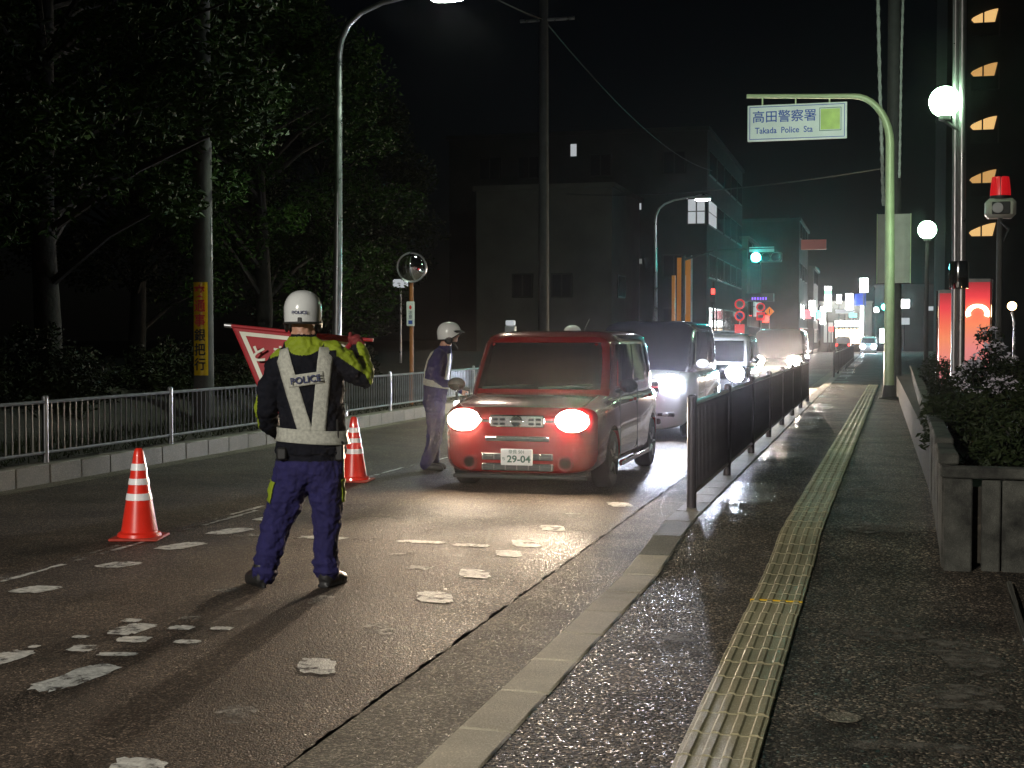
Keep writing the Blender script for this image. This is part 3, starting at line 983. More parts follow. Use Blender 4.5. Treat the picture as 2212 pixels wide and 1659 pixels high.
def patch_on(bvh, centre, width, d, off, name, mt, parent, m=6, n=26, across=None, thick=.003):
    """cloth band laid on a body: centreline of (x, z) points, seen along direction d"""
    d = Vector(d).normalized(); side = d.cross(Vector((0, 0, 1))).normalized()
    vs = []; fs = []; C = [Vector((p[0], p[1])) for p in centre]
    seg = [(C[i + 1] - C[i]).length for i in range(len(C) - 1)]; tot = sum(seg)
    for i in range(n + 1):
        s = tot * i / n; k = 0
        while k < len(seg) - 1 and s > seg[k]: s -= seg[k]; k += 1
        q = C[k] + (C[k + 1] - C[k]) * (s / seg[k]); tn = (C[k + 1] - C[k]).normalized()
        nn = Vector((-tn.y, tn.x)) if across is None else Vector(across)
        for j in range(m + 1):
            w = q + nn * width * (j / m - .5)
            o = side * w.x + Vector((0, 0, w.y)) - d * 2
            h, nm, _, _ = bvh.ray_cast(o, d)
            if h is None:
                h, nm, _, _ = bvh.find_nearest(o + d * 2)
            if nm.dot(d) > 0: nm = -nm
            vs.append(tuple(h + nm * off))
    for i in range(n):
        for j in range(m):
            k = i * (m + 1) + j
            fs.append((k, k + 1, k + m + 2, k + m + 1))
    me = MB().add(vs, fs).mesh(name)
    me = bake(me, [('SOLIDIFY', dict(thickness=thick, offset=0))])
    me.materials.clear(); me.materials.append(M[mt]); me.shade_smooth()
    return place(name, me, None, parent)


def belt_on(bvh, cx, cyy, zf, width, off, name, mt, parent, n=48, m=4):
    vs = []; fs = []
    for i in range(n):
        a = 2 * pi * i / n
        d = Vector((-cos(a), -sin(a), 0))
        for j in range(m + 1):
            z = zf(a) + width * (j / m - .5)
            o = Vector((cx, cyy, z)) - d * .6
            h, nm, _, _ = bvh.ray_cast(o, d)
            if h is None: h = Vector((cx, cyy, z)) - d * .2
            vs.append(tuple(h - d * off))
    for i in range(n):
        for j in range(m):
            k = i * (m + 1) + j; q = ((i + 1) % n) * (m + 1) + j
            fs.append((k, q, q + 1, k + 1))
    me = bake(MB().add(vs, fs).mesh(name), [('SOLIDIFY', dict(thickness=.004, offset=0))])
    me.materials.clear(); me.materials.append(M[mt]); me.shade_smooth()
    return place(name, me, None, parent)


def helmet(parent, c, tilt=0.0, rz=0.0, visor=False, lettering=True):
    """riding helmet, back at -y"""
    o = bpy.data.objects
    mb = MB()
    rings = []
    for i in range(13):
        t = i / 12
        if t < .25:
            z = -.085 + .085 * t / .25; k = .97 + .03 * t / .25
        else:
            a = (t - .25) / .75 * pi / 2; z = .125 * sin(a); k = max(.02, cos(a) ** .82)
        rings.append([(.119 * k * cos(2 * pi * j / 32), .142 * k * sin(2 * pi * j / 32), z) for j in range(32)])
    # trim the face opening by lifting the lower front rim
    for r in range(3):
        rings[r] = [(x, y, z + (max(0, y / .142) ** 1.5) * (.07 * (1 - r / 3))) for x, y, z in rings[r]]
    h = mb.loft(rings).build('helmet', 'helmet_white', parent, c, (tilt, 0, rz), angle=60)
    MB().tube([(.121 * .97 * cos(2 * pi * j / 32), .144 * .97 * sin(2 * pi * j / 32), -.085 + max(0, sin(2 * pi * j / 32)) ** 1.5 * .07) for j in range(33)], .0075, 8, cap=False).build('helmet_rim', 'rubber_black', h)
    MB().rbox(-.012, .012, -.146, -.13, -.085, -.052, .003).build('strap_clip', 'rubber_black', h)
    for s in (-1, 1):
        MB().tube([(s * .105, .02, -.07), (s * .085, .05, -.13), (s * .03, .085, -.185), (0, .09, -.19)], (.009), 8).build('chin_strap', 'rubber_black', h)
        MB().ell((s * .103, .005, -.09), (.018, .05, .05), 12, 8).build('ear_guard', 'rubber_black', h)
    pk = MB()
    pk.loft([[(.112 * cos(t), .13 * sin(t) + e, zz) for t in [pi * (.12 + .76 * j / 14) for j in range(15)]] for e, zz in ((0.008, .012), (.055, -.012), (.057, -.004), (.01, .02))], cap=False, closed=False)
    pk.build('peak', 'helmet_white' if not visor else 'rubber_black', h)
    if lettering:
        text('POLICE', .026, 'ink_navy', h, (0, -.1445, -.022), (pi / 2, 0, 0), .0006, 1.15, .001)
    return h


# ---- officer seen from behind, holding up the red pennant
cx_, cy__ = -3.515, 7.94
OFF = (cx_, cy__, 0)
body = MB(); torso = MB()
rows = [(.07, .0, .66, .12, .10), (.07, .0, .72, .19, .14), (.075, 0, .80, .195, .145), (.078, 0, .835, .20, .15), (.08, 0, .845, .222, .166), (.085, 0, .90, .224, .166), (.088, 0, .955, .205, .15), (.09, 0, 1.02, .208, .152), (.085, 0, 1.1, .205, .147), (.075, 0, 1.2, .212, .148),
        (.072, 0, 1.32, .212, .145), (.065, .0, 1.42, .2, .13), (.055, .0, 1.49, .165, .11), (.04, .01, 1.54, .13, .09), (.035, .015, 1.575, .085, .08), (.032, .02, 1.62, .068, .07), (.03, .02, 1.68, .066, .07)]
ring_tube(torso, rows, 32)
tbvh = bvh_of(torso)
body.v = list(torso.v); body.f = list(torso.f)
body.ell((.03, .03, 1.735), (.082, .10, .115), 18, 12)
body.ell((.03, .13, 1.71), (.016, .022, .02), 10, 8)
for s in (-1, 1): body.ell((.03 + s * .084, .02, 1.70), (.012, .022, .03), 10, 8)
capped(body, [(-.085, 0, 1.43), (-.125, -.005, 1.36), (-.175, -.015, 1.24), (-.205, -.015, 1.11), (-.20, .05, 1.045), (-.195, .14, 1.0), (-.18, .21, .975)], [.085, .085, .078, .072, .066, .056, .046])
hand(body, (-.176, .255, .962), (-.35, .2, 1), (.1, -1, .1))
capped(body, [(.20, 0, 1.46), (.28, .015, 1.42), (.35, .04, 1.35), (.405, .06, 1.315), (.40, .13, 1.37), (.375, .19, 1.45), (.35, .235, 1.515)], [.088, .082, .075, .07, .062, .054, .046])
capped(body, [(.15, 0, 1.44), (.21, 0, 1.465)], [.09, .088])
hand(body, (.335, .275, 1.565), (1, 0, -.08), (.1, -.8, -.6))
LL = [(-.01, 0, .80), (-.045, .0, .66), (-.10, .015, .50), (-.135, .02, .42), (-.18, -.0, .25), (-.196, -.008, .19), (-.204, -.012, .155), (-.21, -.014, .125), (-.215, -.015, .10), (-.218, -.015, .082)]
RL = [(.155, 0, .80), (.168, 0, .66), (.175, .02, .50), (.172, .02, .42), (.17, 0, .25), (.171, -.006, .19), (.172, -.01, .155), (.172, -.01, .125), (.172, -.01, .10), (.172, -.01, .082)]
capped(body, LL, [.132, .125, .105, .097, .086, .078, .092, .080, .090, .078])
capped(body, RL, [.128, .12, .10, .09, .08, .072, .086, .074, .084, .072])


def paint1(c, n):
    x, y, z = c
    if z > 1.62 or (z > 1.59 and abs(x - .03) < .08): return 3 if z < 1.76 else 4
    if (x > .28 and z > 1.525 and y > .2) or (y > .215 and x < -.1 and z < 1.05): return 5
    if x > .25 and z > 1.2:
        up = (z - (1.46 - (x - .20) * .71)) * .815
        if up > .028 and y < .12: return 2
        if x > .425 - (z - 1.33) * .42 and y < .30: return 2
        return 0
    if x < -.10 and z < 1.5:
        if z > 1.41 and x > -.17 and z > 1.46 + .3 * (x + .10): return 2
        if x < -.247 and .96 < z < 1.21: return 2
        if z < .80: return 1
        return 0
    if z > 1.575: return 0
    if ((x - .045) / .125) ** 2 + ((z - 1.55) / .092) ** 2 < 1: return 2
    if x > .17 and z > 1.49: return 2
    if z < .80: return 1
    return 0


pm = person_body(body, paint1, .0065, .022, ('jacket', 'trousers', 'hi_vis', 'skin', 'hair', 'glove'))
off1 = place('person', pm, None, None, OFF, (0, 0, YAW))
tag(off1, 'person in white helmet and reflective vest, back turned, holding up a red triangular flag', 'person')
helmet(off1, (.03, .018, 1.742), -.03)
o = patch_on(tbvh, [(-.085, 1.49), (.07, .985)], .088, (0, 1, 0), .013, 'vest_strap', 'reflective', off1)
o = patch_on(tbvh, [(.185, 1.50), (.175, 1.35), (.145, .985)], .084, (0, 1, 0), .0135, 'vest_strap', 'reflective', off1)
o = patch_on(tbvh, [(-.03, 1.295), (.175, 1.325)], .072, (0, 1, 0), .017, 'vest_name_band', 'reflective', off1)
text('POLICE', .058, 'ink_navy', o, (.072, -.171, 1.309), (pi / 2, radians(-8), 0), .0012, 1.0, .0015)
belt_on(tbvh, .09, 0, lambda a: .955 - .012 * cos(a), .085, .016, 'vest_belt', 'reflective', off1)
for x0, x1 in ((-.10, .05), (.18, .12)):
    patch_on(tbvh, [(-x0, 1.46), (-x1, .985)], .075, (0, -1, 0), .013, 'vest_strap', 'reflective', off1)
# cargo pockets with yellow piping, boots
bvp = BVHTree.FromPolygons([v.co for v in pm.vertices], [p.vertices for p in pm.polygons])
patch_on(bvp, [(-.135, .675), (-.165, .535)], .05, (.25, 1, 0), .010, 'pocket_trim', 'hi_vis', off1, m=4, n=10)
patch_on(bvp, [(.255, .68), (.262, .54)], .035, (-.35, 1, 0), .010, 'pocket_trim', 'hi_vis', off1, m=4, n=10)
patch_on(bvp, [(-.185, .70), (-.205, .55)], .05, (.6, 1, 0), .012, 'pocket', 'trousers', off1, m=4, n=10)
for heel, toe in (((-.215, -.055), (-.335, .10)), ((.165, -.05), (.255, .125))):
    mb = MB(); h = Vector((*heel, 0)); t = Vector((*toe, 0)); d = (t - h)
    mb.tube([h + Vector((0, 0, .05)) - d * .08, h + Vector((0, 0, .052)), h + d * .4 + Vector((0, 0, .055)), h + d * .75 + Vector((0, 0, .045)), t + Vector((0, 0, .036)), t + d * .09 + Vector((0, 0, .03))],
            [(.025, .035), (.048, .05), (.05, .053), (.052, .043), (.045, .034), (.02, .018)], 14)
    mb.tube([h + d * .12 + Vector((0, 0, .05)), h + d * .12 + Vector((0, 0, .15))], .052, 14)
    mb.tube([h - d * .1 + Vector((0, 0, .012)), h + d * .5 + Vector((0, 0, .012)), t + d * .08 + Vector((0, 0, .012))], [(.045, .014), (.056, .014), (.04, .014)], 12)
    me = bake(mb.mesh('boot', False), [('REMESH', dict(mode='VOXEL', voxel_size=.007)), ('SMOOTH', dict(factor=.5, iterations=3))])
    me.materials.clear(); me.materials.append(M['boot']); me.shade_smooth()
    place('boot', me, None, off1)

for nm, q, r_ in (('radio_pouch', (.255, .275, -.10, .02, .80, .93), 0), ('equipment_pouch', (-.095, -.07, -.155, -.05, .81, .89), 0), ('baton_holder', (.24, .27, -.04, .0, .66, .86), 0)):
    MB().rbox(q[0] - .02, q[1] + .02, q[2], q[3], q[4], q[5], .012).build(nm, 'rubber_black', off1)
MB().tube([(.262, -.10, .93), (.258, -.105, 1.06)], .006, 8).build('radio_aerial', 'rubber_black', off1)

# ---- the red flag, held at its pole and its lower corner
fl = thing('pennant', 'red triangular stop flag with white border, pole held up by the person in front', 'flag', OFF, YAW)
A, B, Cc = Vector((-.475, .285, 1.645)), Vector((.345, .275, 1.562)), Vector((-.178, .262, .945))


def fpt(u, v):
    """u along the pole, v down to the tip"""
    p = A.lerp(B, u).lerp(Cc, v)
    p.y += .018 * sin(u * 7 + v * 4) * (1 - v) * min(1, v * 4)
    return p


vs = []; fs = []
n = 24
for i in range(n + 1):
    for j in range(n + 1): vs.append(tuple(fpt(j / n, i / n)))
for i in range(n):
    for j in range(n):
        k = i * (n + 1) + j
        fs.append((k, k + 1, k + n + 2, k + n + 1))
me = bake(MB().add(vs, fs).mesh('cloth'), [('SOLIDIFY', dict(thickness=.003, offset=0))])
me.materials.clear(); me.materials.append(M['flag_red']); me.shade_smooth()
place('cloth', me, None, fl)


def bary(a, b, c):
    """point of the cloth from its three corner weights"""
    v = c; u = b / (a + b) if a + b > 1e-6 else .5
    return fpt(u, v)


k0, k1 = .045, .082
cor0 = [(1 - 2 * k0, k0, k0), (k0, 1 - 2 * k0, k0), (k0, k0, 1 - 2 * k0)]
cor1 = [(1 - 2 * k1, k1, k1), (k1, 1 - 2 * k1, k1), (k1, k1, 1 - 2 * k1)]
for i in range(3):
    j = (i + 1) % 3
    for face in (-1, 1):
        vs = []; fs = []
        for s in range(17):
            t = s / 16
            for cset in (cor0, cor1):
                w = [cset[i][q] * (1 - t) + cset[j][q] * t for q in range(3)]
                p = bary(*w); vs.append((p.x, p.y + face * .0035, p.z))
        for s in range(16): fs.append((2 * s, 2 * s + 1, 2 * s + 3, 2 * s + 2))
        MB().add(vs, fs).build('border_stripe', 'flag_white', fl)
for ch, x in (('と', -.292), ('ま', -.155), ('れ', -.02)):
    text(ch, .115, 'flag_white', fl, (x, .236, 1.452 - .02 * x), (pi / 2, 0, 0), .003, 1, .001)
MB().tube([A + (A - B) * .035, A, B, B + (B - A) * .12], .012, 10).build('pole', 'flag_red', fl)
MB().tube([A + (A - B) * .055, A + (A - B) * .0], .0145, 10).build('pole_tip', 'galvanised', fl)

# ---- officer bending to the car window; local frame looks along +x
b2 = MB(); t2 = MB()
rows = [(.05, 0, .72, .10, .12), (.06, 0, .80, .135, .165), (.07, 0, .92, .14, .17), (.085, 0, 1.05, .14, .17), (.10, 0, 1.18, .145, .185), (.125, 0, 1.30, .14, .195), (.145, 0, 1.38, .12, .18),
        (.17, 0, 1.43, .09, .12), (.19, 0, 1.47, .065, .07), (.205, 0, 1.54, .06, .06)]
ring_tube(t2, rows, 28)
b2.v = list(t2.v); b2.f = list(t2.f)
b2.ell((.235, 0, 1.615), (.095, .078, .115), 18, 12)
b2.ell((.332, 0, 1.59), (.02, .014, .018), 10, 8); b2.ell((.315, 0, 1.535), (.025, .03, .022), 10, 8); b2.ell((.322, 0, 1.562), (.014, .026, .008), 10, 6)
for s in (-1, 1): b2.ell((.225, s * .08, 1.59), (.024, .012, .032), 10, 8)
for s in (-1, 1):
    capped(b2, [(.13, s * .175, 1.37), (.11, s * .215, 1.25), (.12, s * .225, 1.10), (.21, s * .21, 1.03), (.32, s * .17, 1.0 - .04 * s), (.37, s * .15, .98 - .05 * s)], [.075, .068, .060, .054, .046, .036])
    hand(b2, (.415, s * .14, .97 - .06 * s), (0, 1, .15), (-1, 0, .15))
    capped(b2, [(.06, s * .09, .82), (.075, s * .10, .62), (.07, s * .11, .46), (.035, s * .115, .26), (.0 + .03 * s, s * .12, .08)], [.115, .10, .085, .075, .068])


def paint2(c, n):
    x, y, z = c
    if z > 1.475: return 3 if not (z > 1.60 and x < .25) else 4
    if x > .37 and .8 < z < 1.15: return 3
    return 1 if z < .86 else 0


p2 = person_body(b2, paint2, .009, .018, ('trousers', 'trousers', 'hi_vis', 'skin', 'hair'))
tb2 = bvh_of(t2)


def officer2(loc, rz, label, torch):
    o = place('person', p2, None, None, loc, (0, 0, rz))
    tag(o, label, 'person', 'officers checking the queue')
    helmet(o, (.232, 0, 1.63), .05, -pi / 2, True, False)
    belt_on(tb2, .075, 0, lambda a: 1.03 - .03 * cos(a), .075, .016, 'vest_belt', 'reflective', o)
    for s in (-1, 1):
        patch_on(tb2, [(s * .11, 1.40), (s * .03, 1.03)], .06, (1, 0, 0), .014, 'vest_strap', 'reflective', o)
        patch_on(tb2, [(s * .11, 1.38), (s * .09, 1.03)], .06, (-1, 0, 0), .014, 'vest_strap', 'reflective', o)
        mb = MB()
        mb.tube([(-.06, s * .115, .045), (.0, s * .115, .055), (.08, s * .12, .05), (.15, s * .125, .035), (.18, s * .128, .028)], [(.035, .04), (.047, .052), (.048, .046), (.043, .033), (.02, .02)], 12)
        mb.tube([(.0 + .03 * s, s * .118, .04), (.0 + .03 * s, s * .12, .13)], .05, 12)
        mb.build('boot', 'boot', o)
    return o


off2 = officer2((-5.10, 15.30, 0), .18, 'person in white helmet and belt leaning toward the window of the red car', True)
off3 = officer2((-4.62, 20.0, 0), -.3, 'person in white helmet standing between the red car and the white minivan', False)
# torch hanging at the first one's side
tr = thing('torch', 'small lit torch held at the side of the person at the car window', 'torch', (-4.70, 15.10, .80), .5)
MB().tube([(0, 0, .05), (0, 0, .17)], .016, 10).build('torch_body', 'rubber_black', tr)
MB().lathe([(.016, .05), (.026, .03), (.028, 0), (.024, 0)], 14).build('torch_head', 'rubber_black', tr)
MB().ell((0, 0, .0), (.036, .036, .045), 12, 8).build('torch_lens', 'torch_glow', tr)

# ================================================================== CONES
def cone(label, loc, rz):
    t = thing('traffic_cone', label, 'traffic cone', loc, rz, 'traffic cones along the centre line')

    def r(z): return .142 - (.142 - .034) * (z - .05) / .65
    MB().rbox(-.19, .19, -.19, .19, 0, .022, .008).build('base_plate', 'cone_base', t)
    pr = [(.17, .02), (.165, .045), (.150, .055)] + [(r(z), z) for z in frange(.06, .68, .04)] + [(.030, .695), (.022, .705)]
    MB().lathe(pr, 32).build('cone_body', 'cone_red', t)
    for z0, z1 in ((.305, .355), (.425, .47), (.535, .585)):
        MB().lathe([(r(z0) + .001, z0 - .002), (r(z0) + .0035, z0), (r(z1) + .0035, z1), (r(z1) + .001, z1 + .002)], 32).build('white_band', 'cone_white', t)
    return t


cone('red traffic cone with three white bands standing alone on the double centre line', (-5.55, 9.50, .004), .25)
cone('red traffic cone partly behind the person with the red flag', (-5.50, 13.9, .004), .1)


# ================================================================== POLES, SIGNS, MIRROR
up_ = thing('utility_pole', 'concrete utility pole with a yellow sign wrapped on it, in front of the trees', 'utility pole', (-10.55, 20.1, .1))
MB().tube([(0, 0, 0), (0.0, 0, 5), (.01, 0, 11)], [.165, .15, .115], 20).build('pole_shaft', 'pole_concrete', up_)
MB().box(.135, .16, -.02, .02, 2.7, 3.4).build('pole_strap', 'galvanised', up_)
# sign wrapped on the pole
n = 14
sg = MB().loft([[(.172 * sin(-.75 + 1.5 * k / (n - 1) + .15), -.172 * cos(-.75 + 1.5 * k / (n - 1) + .15), z) for k in range(n)] for z in (.86, 1.3, 1.9, 2.36)], cap=False, closed=False).build('wrapped_sign', 'sign_yellow', up_)
for i, (ch, mt) in enumerate((('交', 'sign_red'), ('通', 'sign_red'), ('事', 'sign_red'), ('銀', 'ink_black'), ('把', 'ink_black'), ('行', 'ink_black'))):
    text(ch, .21, mt, sg, (.026, -.178, 2.2 - .235 * i), (pi / 2, 0, .15), .004, .9, .001)

pole2 = thing('utility_pole', 'dark utility pole rising beside the dim pale wall behind the red car', 'utility pole', (-9.35, 38.5, .1))
MB().tube([(0, 0, 0), (0, 0, 12)], [.17, .12], 16).build('pole_shaft', 'dark_pole', pole2)
MB().tube([(-.7, 0, 10.6), (.9, 0, 10.6)], .05, 8).build('crossarm', 'galvanised', pole2)

tm_ = thing('traffic_mirror', 'round convex traffic mirror on an orange pole by the railing', 'traffic mirror', (-9.15, 26.3, .15))
MB().tube([(0, 0, 0), (.0, 0, 2.5), (.02, 0, 3.1)], .042, 12).build('pole', 'pole_orange', tm_)
prof = [(.285 * sin(a), -.10 * cos(a) / 1.0) for a in [pi / 2 * k / 10 for k in range(11)]]
mrot = Euler((radians(4), 0, radians(12)))
mf = MB().lathe([(max(.002, r), h) for r, h in prof], 40, axis='y').build('mirror_face', 'mirror', tm_, (.04, -.08, 2.84), mrot, angle=80)
MB().lathe([(.30, .0), (.305, .02), (.25, .10), (.08, .14)], 32, axis='y').build('mirror_back', 'pole_orange', tm_, (.04, -.08, 2.84), mrot)
MB().lathe([(.285, -.004), (.305, -.02), (.31, .0), (.30, .012)], 32, axis='y').build('mirror_rim', 'galvanised', tm_, (.04, -.08, 2.84), mrot)
MB().loft([[(.31 * cos(a) * k, y, .31 * sin(a) * k) for a in [pi * (.12 + .38 * q / 10) for q in range(11)]] for k, y in ((1, 0), (1.02, -.12))], cap=False, closed=False).build('mirror_hood', 'dark_pole', tm_, (.04, -.08, 2.84), mrot)
sp = MB().rbox(-.085, .085, -.06, -.045, 1.65, 2.15, .01).build('sign_plate', 'sign_white', tm_)
MB().ell((0, -.061, 2.03), (.028, .003, .042), 14, 8).build('sign_mark', 'sign_red', sp)
text('注', .085, 'ink_navy', sp, (0, -.062, 1.92))
text('意', .085, 'ink_navy', sp, (0, -.062, 1.83))
MB().rbox(-.045, .045, -.063, -.058, 1.69, 1.765, .002).build('sign_mark', 'sign_blue', sp)

# gantry sign
gt = thing('sign_gantry', 'curved pale pole carrying a white police station sign over the road', 'road sign', (.27, 33.0, .14))
pth = [(0, 0, 0), (-.01, 0, 3), (-.03, 0, 5.4)] + [(-.03 - .85 * (1 - cos(a)), 0, 5.9 + 1.15 * sin(a)) for a in [pi / 2 * k / 9 for k in range(10)]] + [(-1.6, 0, 7.08), (-2.4, 0, 7.12), (-3.32, 0, 7.16)]
MB().tube(pth, [.12, .112, .102] + [.10 - .004 * k for k in range(10)] + [.056, .052, .05], 18).build('pole', 'pale_pole', gt)
MB().lathe([(.24, 0), (.24, .03), (.16, .05), (.13, .3), (.12, .32)], 16).build('base_flange', 'dark_pole', gt)
bd = MB().rbox(-3.30, -1.0, -.03, .03, 6.08, 6.93, .012).build('sign_board', 'sign_white', gt)
for x in (-2.95, -2.18, -1.4):
    MB().rbox(x - .018, x + .018, -.02, .02, 6.93, 7.13, .004).build('hanger', 'pale_pole', gt)
for q in ((-3.25, -1.05, 6.12, 6.135), (-3.25, -1.05, 6.875, 6.89), (-3.25, -3.235, 6.135, 6.875), (-1.065, -1.05, 6.135, 6.875)):
    MB().box(q[0], q[1], -.034, -.031, q[2], q[3]).build('border_line', 'sign_blue', bd, smooth=False)
text('高田警察署', .30, 'sign_blue', bd, (-2.44, -.033, 6.63), bold=.0025, sx=1.0)
text('Takada  Police  Sta', .20, 'sign_blue', bd, (-2.45, -.033, 6.32), bold=.003, sx=.88)
px_ = MB().rbox(-1.60, -1.16, -.034, -.031, 6.30, 6.78, .0005).build('pictogram_panel', 'sign_lime', bd)
for q in ((-1.63, -1.13, 6.27, 6.282), (-1.63, -1.13, 6.798, 6.81), (-1.63, -1.618, 6.282, 6.798), (-1.142, -1.13, 6.282, 6.798)):
    MB().box(q[0], q[1], -.036, -.031, q[2], q[3]).build('border_line', 'ink_green', bd, smooth=False)

# utility pole right with long signboard and cables
ur = thing('utility_pole', 'tall dark utility pole behind the curved sign gantry', 'utility pole', (.42, 36.4, .12))
MB().tube([(0, 0, 0), (-.05, 0, 6), (-.1, 0, 13)], [.19, .175, .14], 18).build('pole_shaft', 'dark_pole', ur)
MB().tube([(-.9, 0, 11.6), (.7, 0, 11.6)], .05, 8).build('crossarm', 'galvanised', ur)
wb = thing('signboard', 'tall narrow pale signboard fixed behind the curved gantry pole', 'signboard', (.38, 36.1, 2.95))
MB().rbox(-.40, .40, -.04, .02, 0, 1.75, .012).build('board', 'box_beige', wb)
for s in (-1, 1):
    MB().rbox(s * .41 - .012, s * .41 + .012, -.06, .03, -.01, 1.76, .006).build('board_frame', 'pale_pole', wb)


def cable(label, pts, r, mt, sag=0.0, group='overhead cables', bead=0.0):
    P = [Vector(p) for p in pts]; path = []; rad = []
    for a, b in zip(P, P[1:]):
        for i in range(24):
            t = i / 24; p = a.lerp(b, t); p.z -= sag * 4 * t * (1 - t); path.append(tuple(p)); rad.append(r * (1 + bead * (i % 2)))
    path.append(tuple(P[-1])); rad.append(r)
    o = MB().tube(path, rad, 7).build('overhead_cable', mt)
    tag(o, label, 'cable', group)
    return o


cable('pale cable bundle rising on the road side of the tall dark utility pole', [(.12, 35.9, 4.9), (.0, 35.9, 8.0), (-.12, 35.9, 12.0)], .035, 'cable_pale', bead=.5)
cable('pale cable bundle rising on the station side of the tall dark utility pole', [(.50, 36.0, 5.6), (.52, 36.0, 8.5), (.58, 36.0, 12.0)], .026, 'cable_pale', bead=.5)
cable('thin cable strung across the road behind the police station sign', [(-13.5, 60, 8.0), (.3, 37.0, 6.0)], .018, 'cable', .3)
cable('cable strung along the street from the dark utility pole beyond the red car', [(-9.35, 38.5, 10.7), (-9.6, 82, 11.5)], .018, 'cable', .8)
cable('cable strung along the street from the pole with the yellow sign', [(-10.5, 20.1, 10.6), (-9.35, 38.5, 10.7)], .018, 'cable', .5)

# ================================================================== POLICE STATION FRONT (RIGHT)
def globe_lamp(label, loc, h, r, post):
    t = thing('globe_lamp', label, 'lamp', loc, 0, 'white globe lamps at the police station')
    if post == 'own':
        MB().tube([(0, 0, 0), (0, 0, h - r - .04)], [.05, .04], 12).build('lamp_post', 'dark_pole', t)
    else:
        MB().tube([post, (post[0] * .4, post[1] * .4, h - r - .10), (0, 0, h - r - .05)], .022, 8).build('bracket', 'dark_pole', t)
    MB().lathe([(.03, h - r - .06), (.075, h - r - .04), (.08, h - r + .03), (.05, h - r + .04)], 16).build('lamp_holder', 'dark_pole', t)
    MB().ell((0, 0, h), (r, r, r), 28, 18).build('globe', 'globe_glow', t)
    return t


globe_lamp('larger glowing white globe lamp bracketed to the polished twin pole', (.83, 19.0, .15), 4.53, .20, (.19, .1, 4.15))
globe_lamp('smaller glowing white globe lamp on its own dark post beyond the polished twin pole', (1.02, 31.0, .15), 3.75, .195, 'own')

tp = thing('twin_pole', 'tall polished steel twin pole rising from the planter', 'flagpole', (1.04, 19.1, .5))
for x, r in ((-.055, .040), (.03, .052)):
    MB().tube([(x, 0, 0), (x, 0, 2.05), (x - .04, 0, 8)], [r, r, r * .92], 18).build('tube', 'brushed_steel', tp)
MB().lathe([(.12, 1.72), (.125, 1.74), (.125, 2.06), (.12, 2.08)], 24).build('collar', 'steel', tp)
MB().lathe([(.17, .1), (.17, .14), (.12, .17), (.10, .3)], 20).build('base_flange', 'steel', tp)

fx = MB().rbox(-.12, .12, -.08, .08, 8.0, 8.2, .02).build('added_floodlight', 'dark_pole', tp, (-.02, 0, 0))  # unseen lamp, added to light the police station sign
MB().box(-.10, .10, .082, .09, 8.02, 8.18).build('added_floodlight_lens', 'lamp_white', fx, smooth=False)
lamp('SPOT', 'added_floodlight_beam', tp, (-.02, .14, 8.1), 3000, (.78, 1.0, .80), (Vector((-1.6, 33, 6.2)) - Vector((1.02, 19.24, 8.6))).to_track_quat('-Z', 'Y').to_euler(), .08, 44, .7)
for lab, x0, x1, z0, z1, y in (('narrow pillar panel with painted red reflection left of the polished twin pole', 1.0, 1.20, .6, 2.32, 24.0), ('wide panel with painted red reflection and bright arc above the white flowers', 1.41, 1.80, .9, 2.50, 24.0)):
    t = thing('pillar_panel', lab, 'lit sign', ((x0 + x1) / 2, y, .15))
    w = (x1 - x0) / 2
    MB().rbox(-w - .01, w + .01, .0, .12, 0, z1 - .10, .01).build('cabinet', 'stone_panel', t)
    MB().box(-w, w, -.012, -.002, z0 - .15, z1 - .16).build('reflection_face', 'red_reflection', t, smooth=False)  # red reflection on the panel, painted as emission
    for s in (-1, 1):
        MB().tube([(s * (w + .035), 0, 0), (s * (w + .035), 0, z1 - .12)], .02, 10).build('side_tube', 'steel', t)
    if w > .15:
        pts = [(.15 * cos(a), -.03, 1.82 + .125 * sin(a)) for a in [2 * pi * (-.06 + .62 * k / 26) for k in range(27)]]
        MB().tube(pts, [.026 + .012 * abs(cos(pi * k / 26)) for k in range(27)], 8).build('painted_glint', 'ring_reflection', t)  # reflected highlight modelled as an emissive arc

bx_ = thing('beacon_post', 'red beacon lamp on a beige camera housing atop a dark post', 'beacon', (1.62, 20.0, .15))
MB().tube([(0, 0.02, 0), (0, .02, 2.95), (.0, .0, 3.1)], [.045, .04, .03], 10).build('post', 'dark_pole', bx_)
MB().rbox(-.20, .20, -.14, .14, 3.06, 3.33, .05).build('housing', 'box_beige', bx_)
MB().rbox(-.12, .12, -.15, -.13, 3.11, 3.28, .01).build('housing_recess', 'rubber_black', bx_)
MB().lathe([(.07, -.175), (.075, -.14), (.06, -.14)], 20, (-.045, 0, 3.195), 'y').build('lens', 'rim', bx_)
MB().lathe([(.135, 3.33), (.14, 3.36), (.14, 3.37)], 24).build('beacon_base', 'rubber_black', bx_)
for s in (-1, 1):
    MB().loft([[(s * (.012 + k * sin(a)), -k * cos(a) * .95, z) for a in [pi * q / 10 for q in range(11)]] for k, z in ((.125, 3.37), (.122, 3.45), (.105, 3.60), (.098, 3.63))], cap=True).build('beacon_glass', 'beacon_red', bx_)
MB().tube([(0, -.12, 3.0), (.1, -.14, 2.9), (.05, -.05, 2.75)], .015, 8).build('cable_loop', 'cable', bx_)

wl = thing('garden_lamp', 'small warm round lamp on a thin post at the edge of the planting', 'lamp', (1.61, 18.0, .15))
MB().tube([(.03, 0, 0), (.03, 0, 1.6), (0, 0, 1.74)], .016, 10).build('lamp_post', 'galvanised', wl)
MB().ell((0, 0, 1.81), (.055, .055, .055), 16, 12).build('lamp_globe', 'warm_glow', wl)

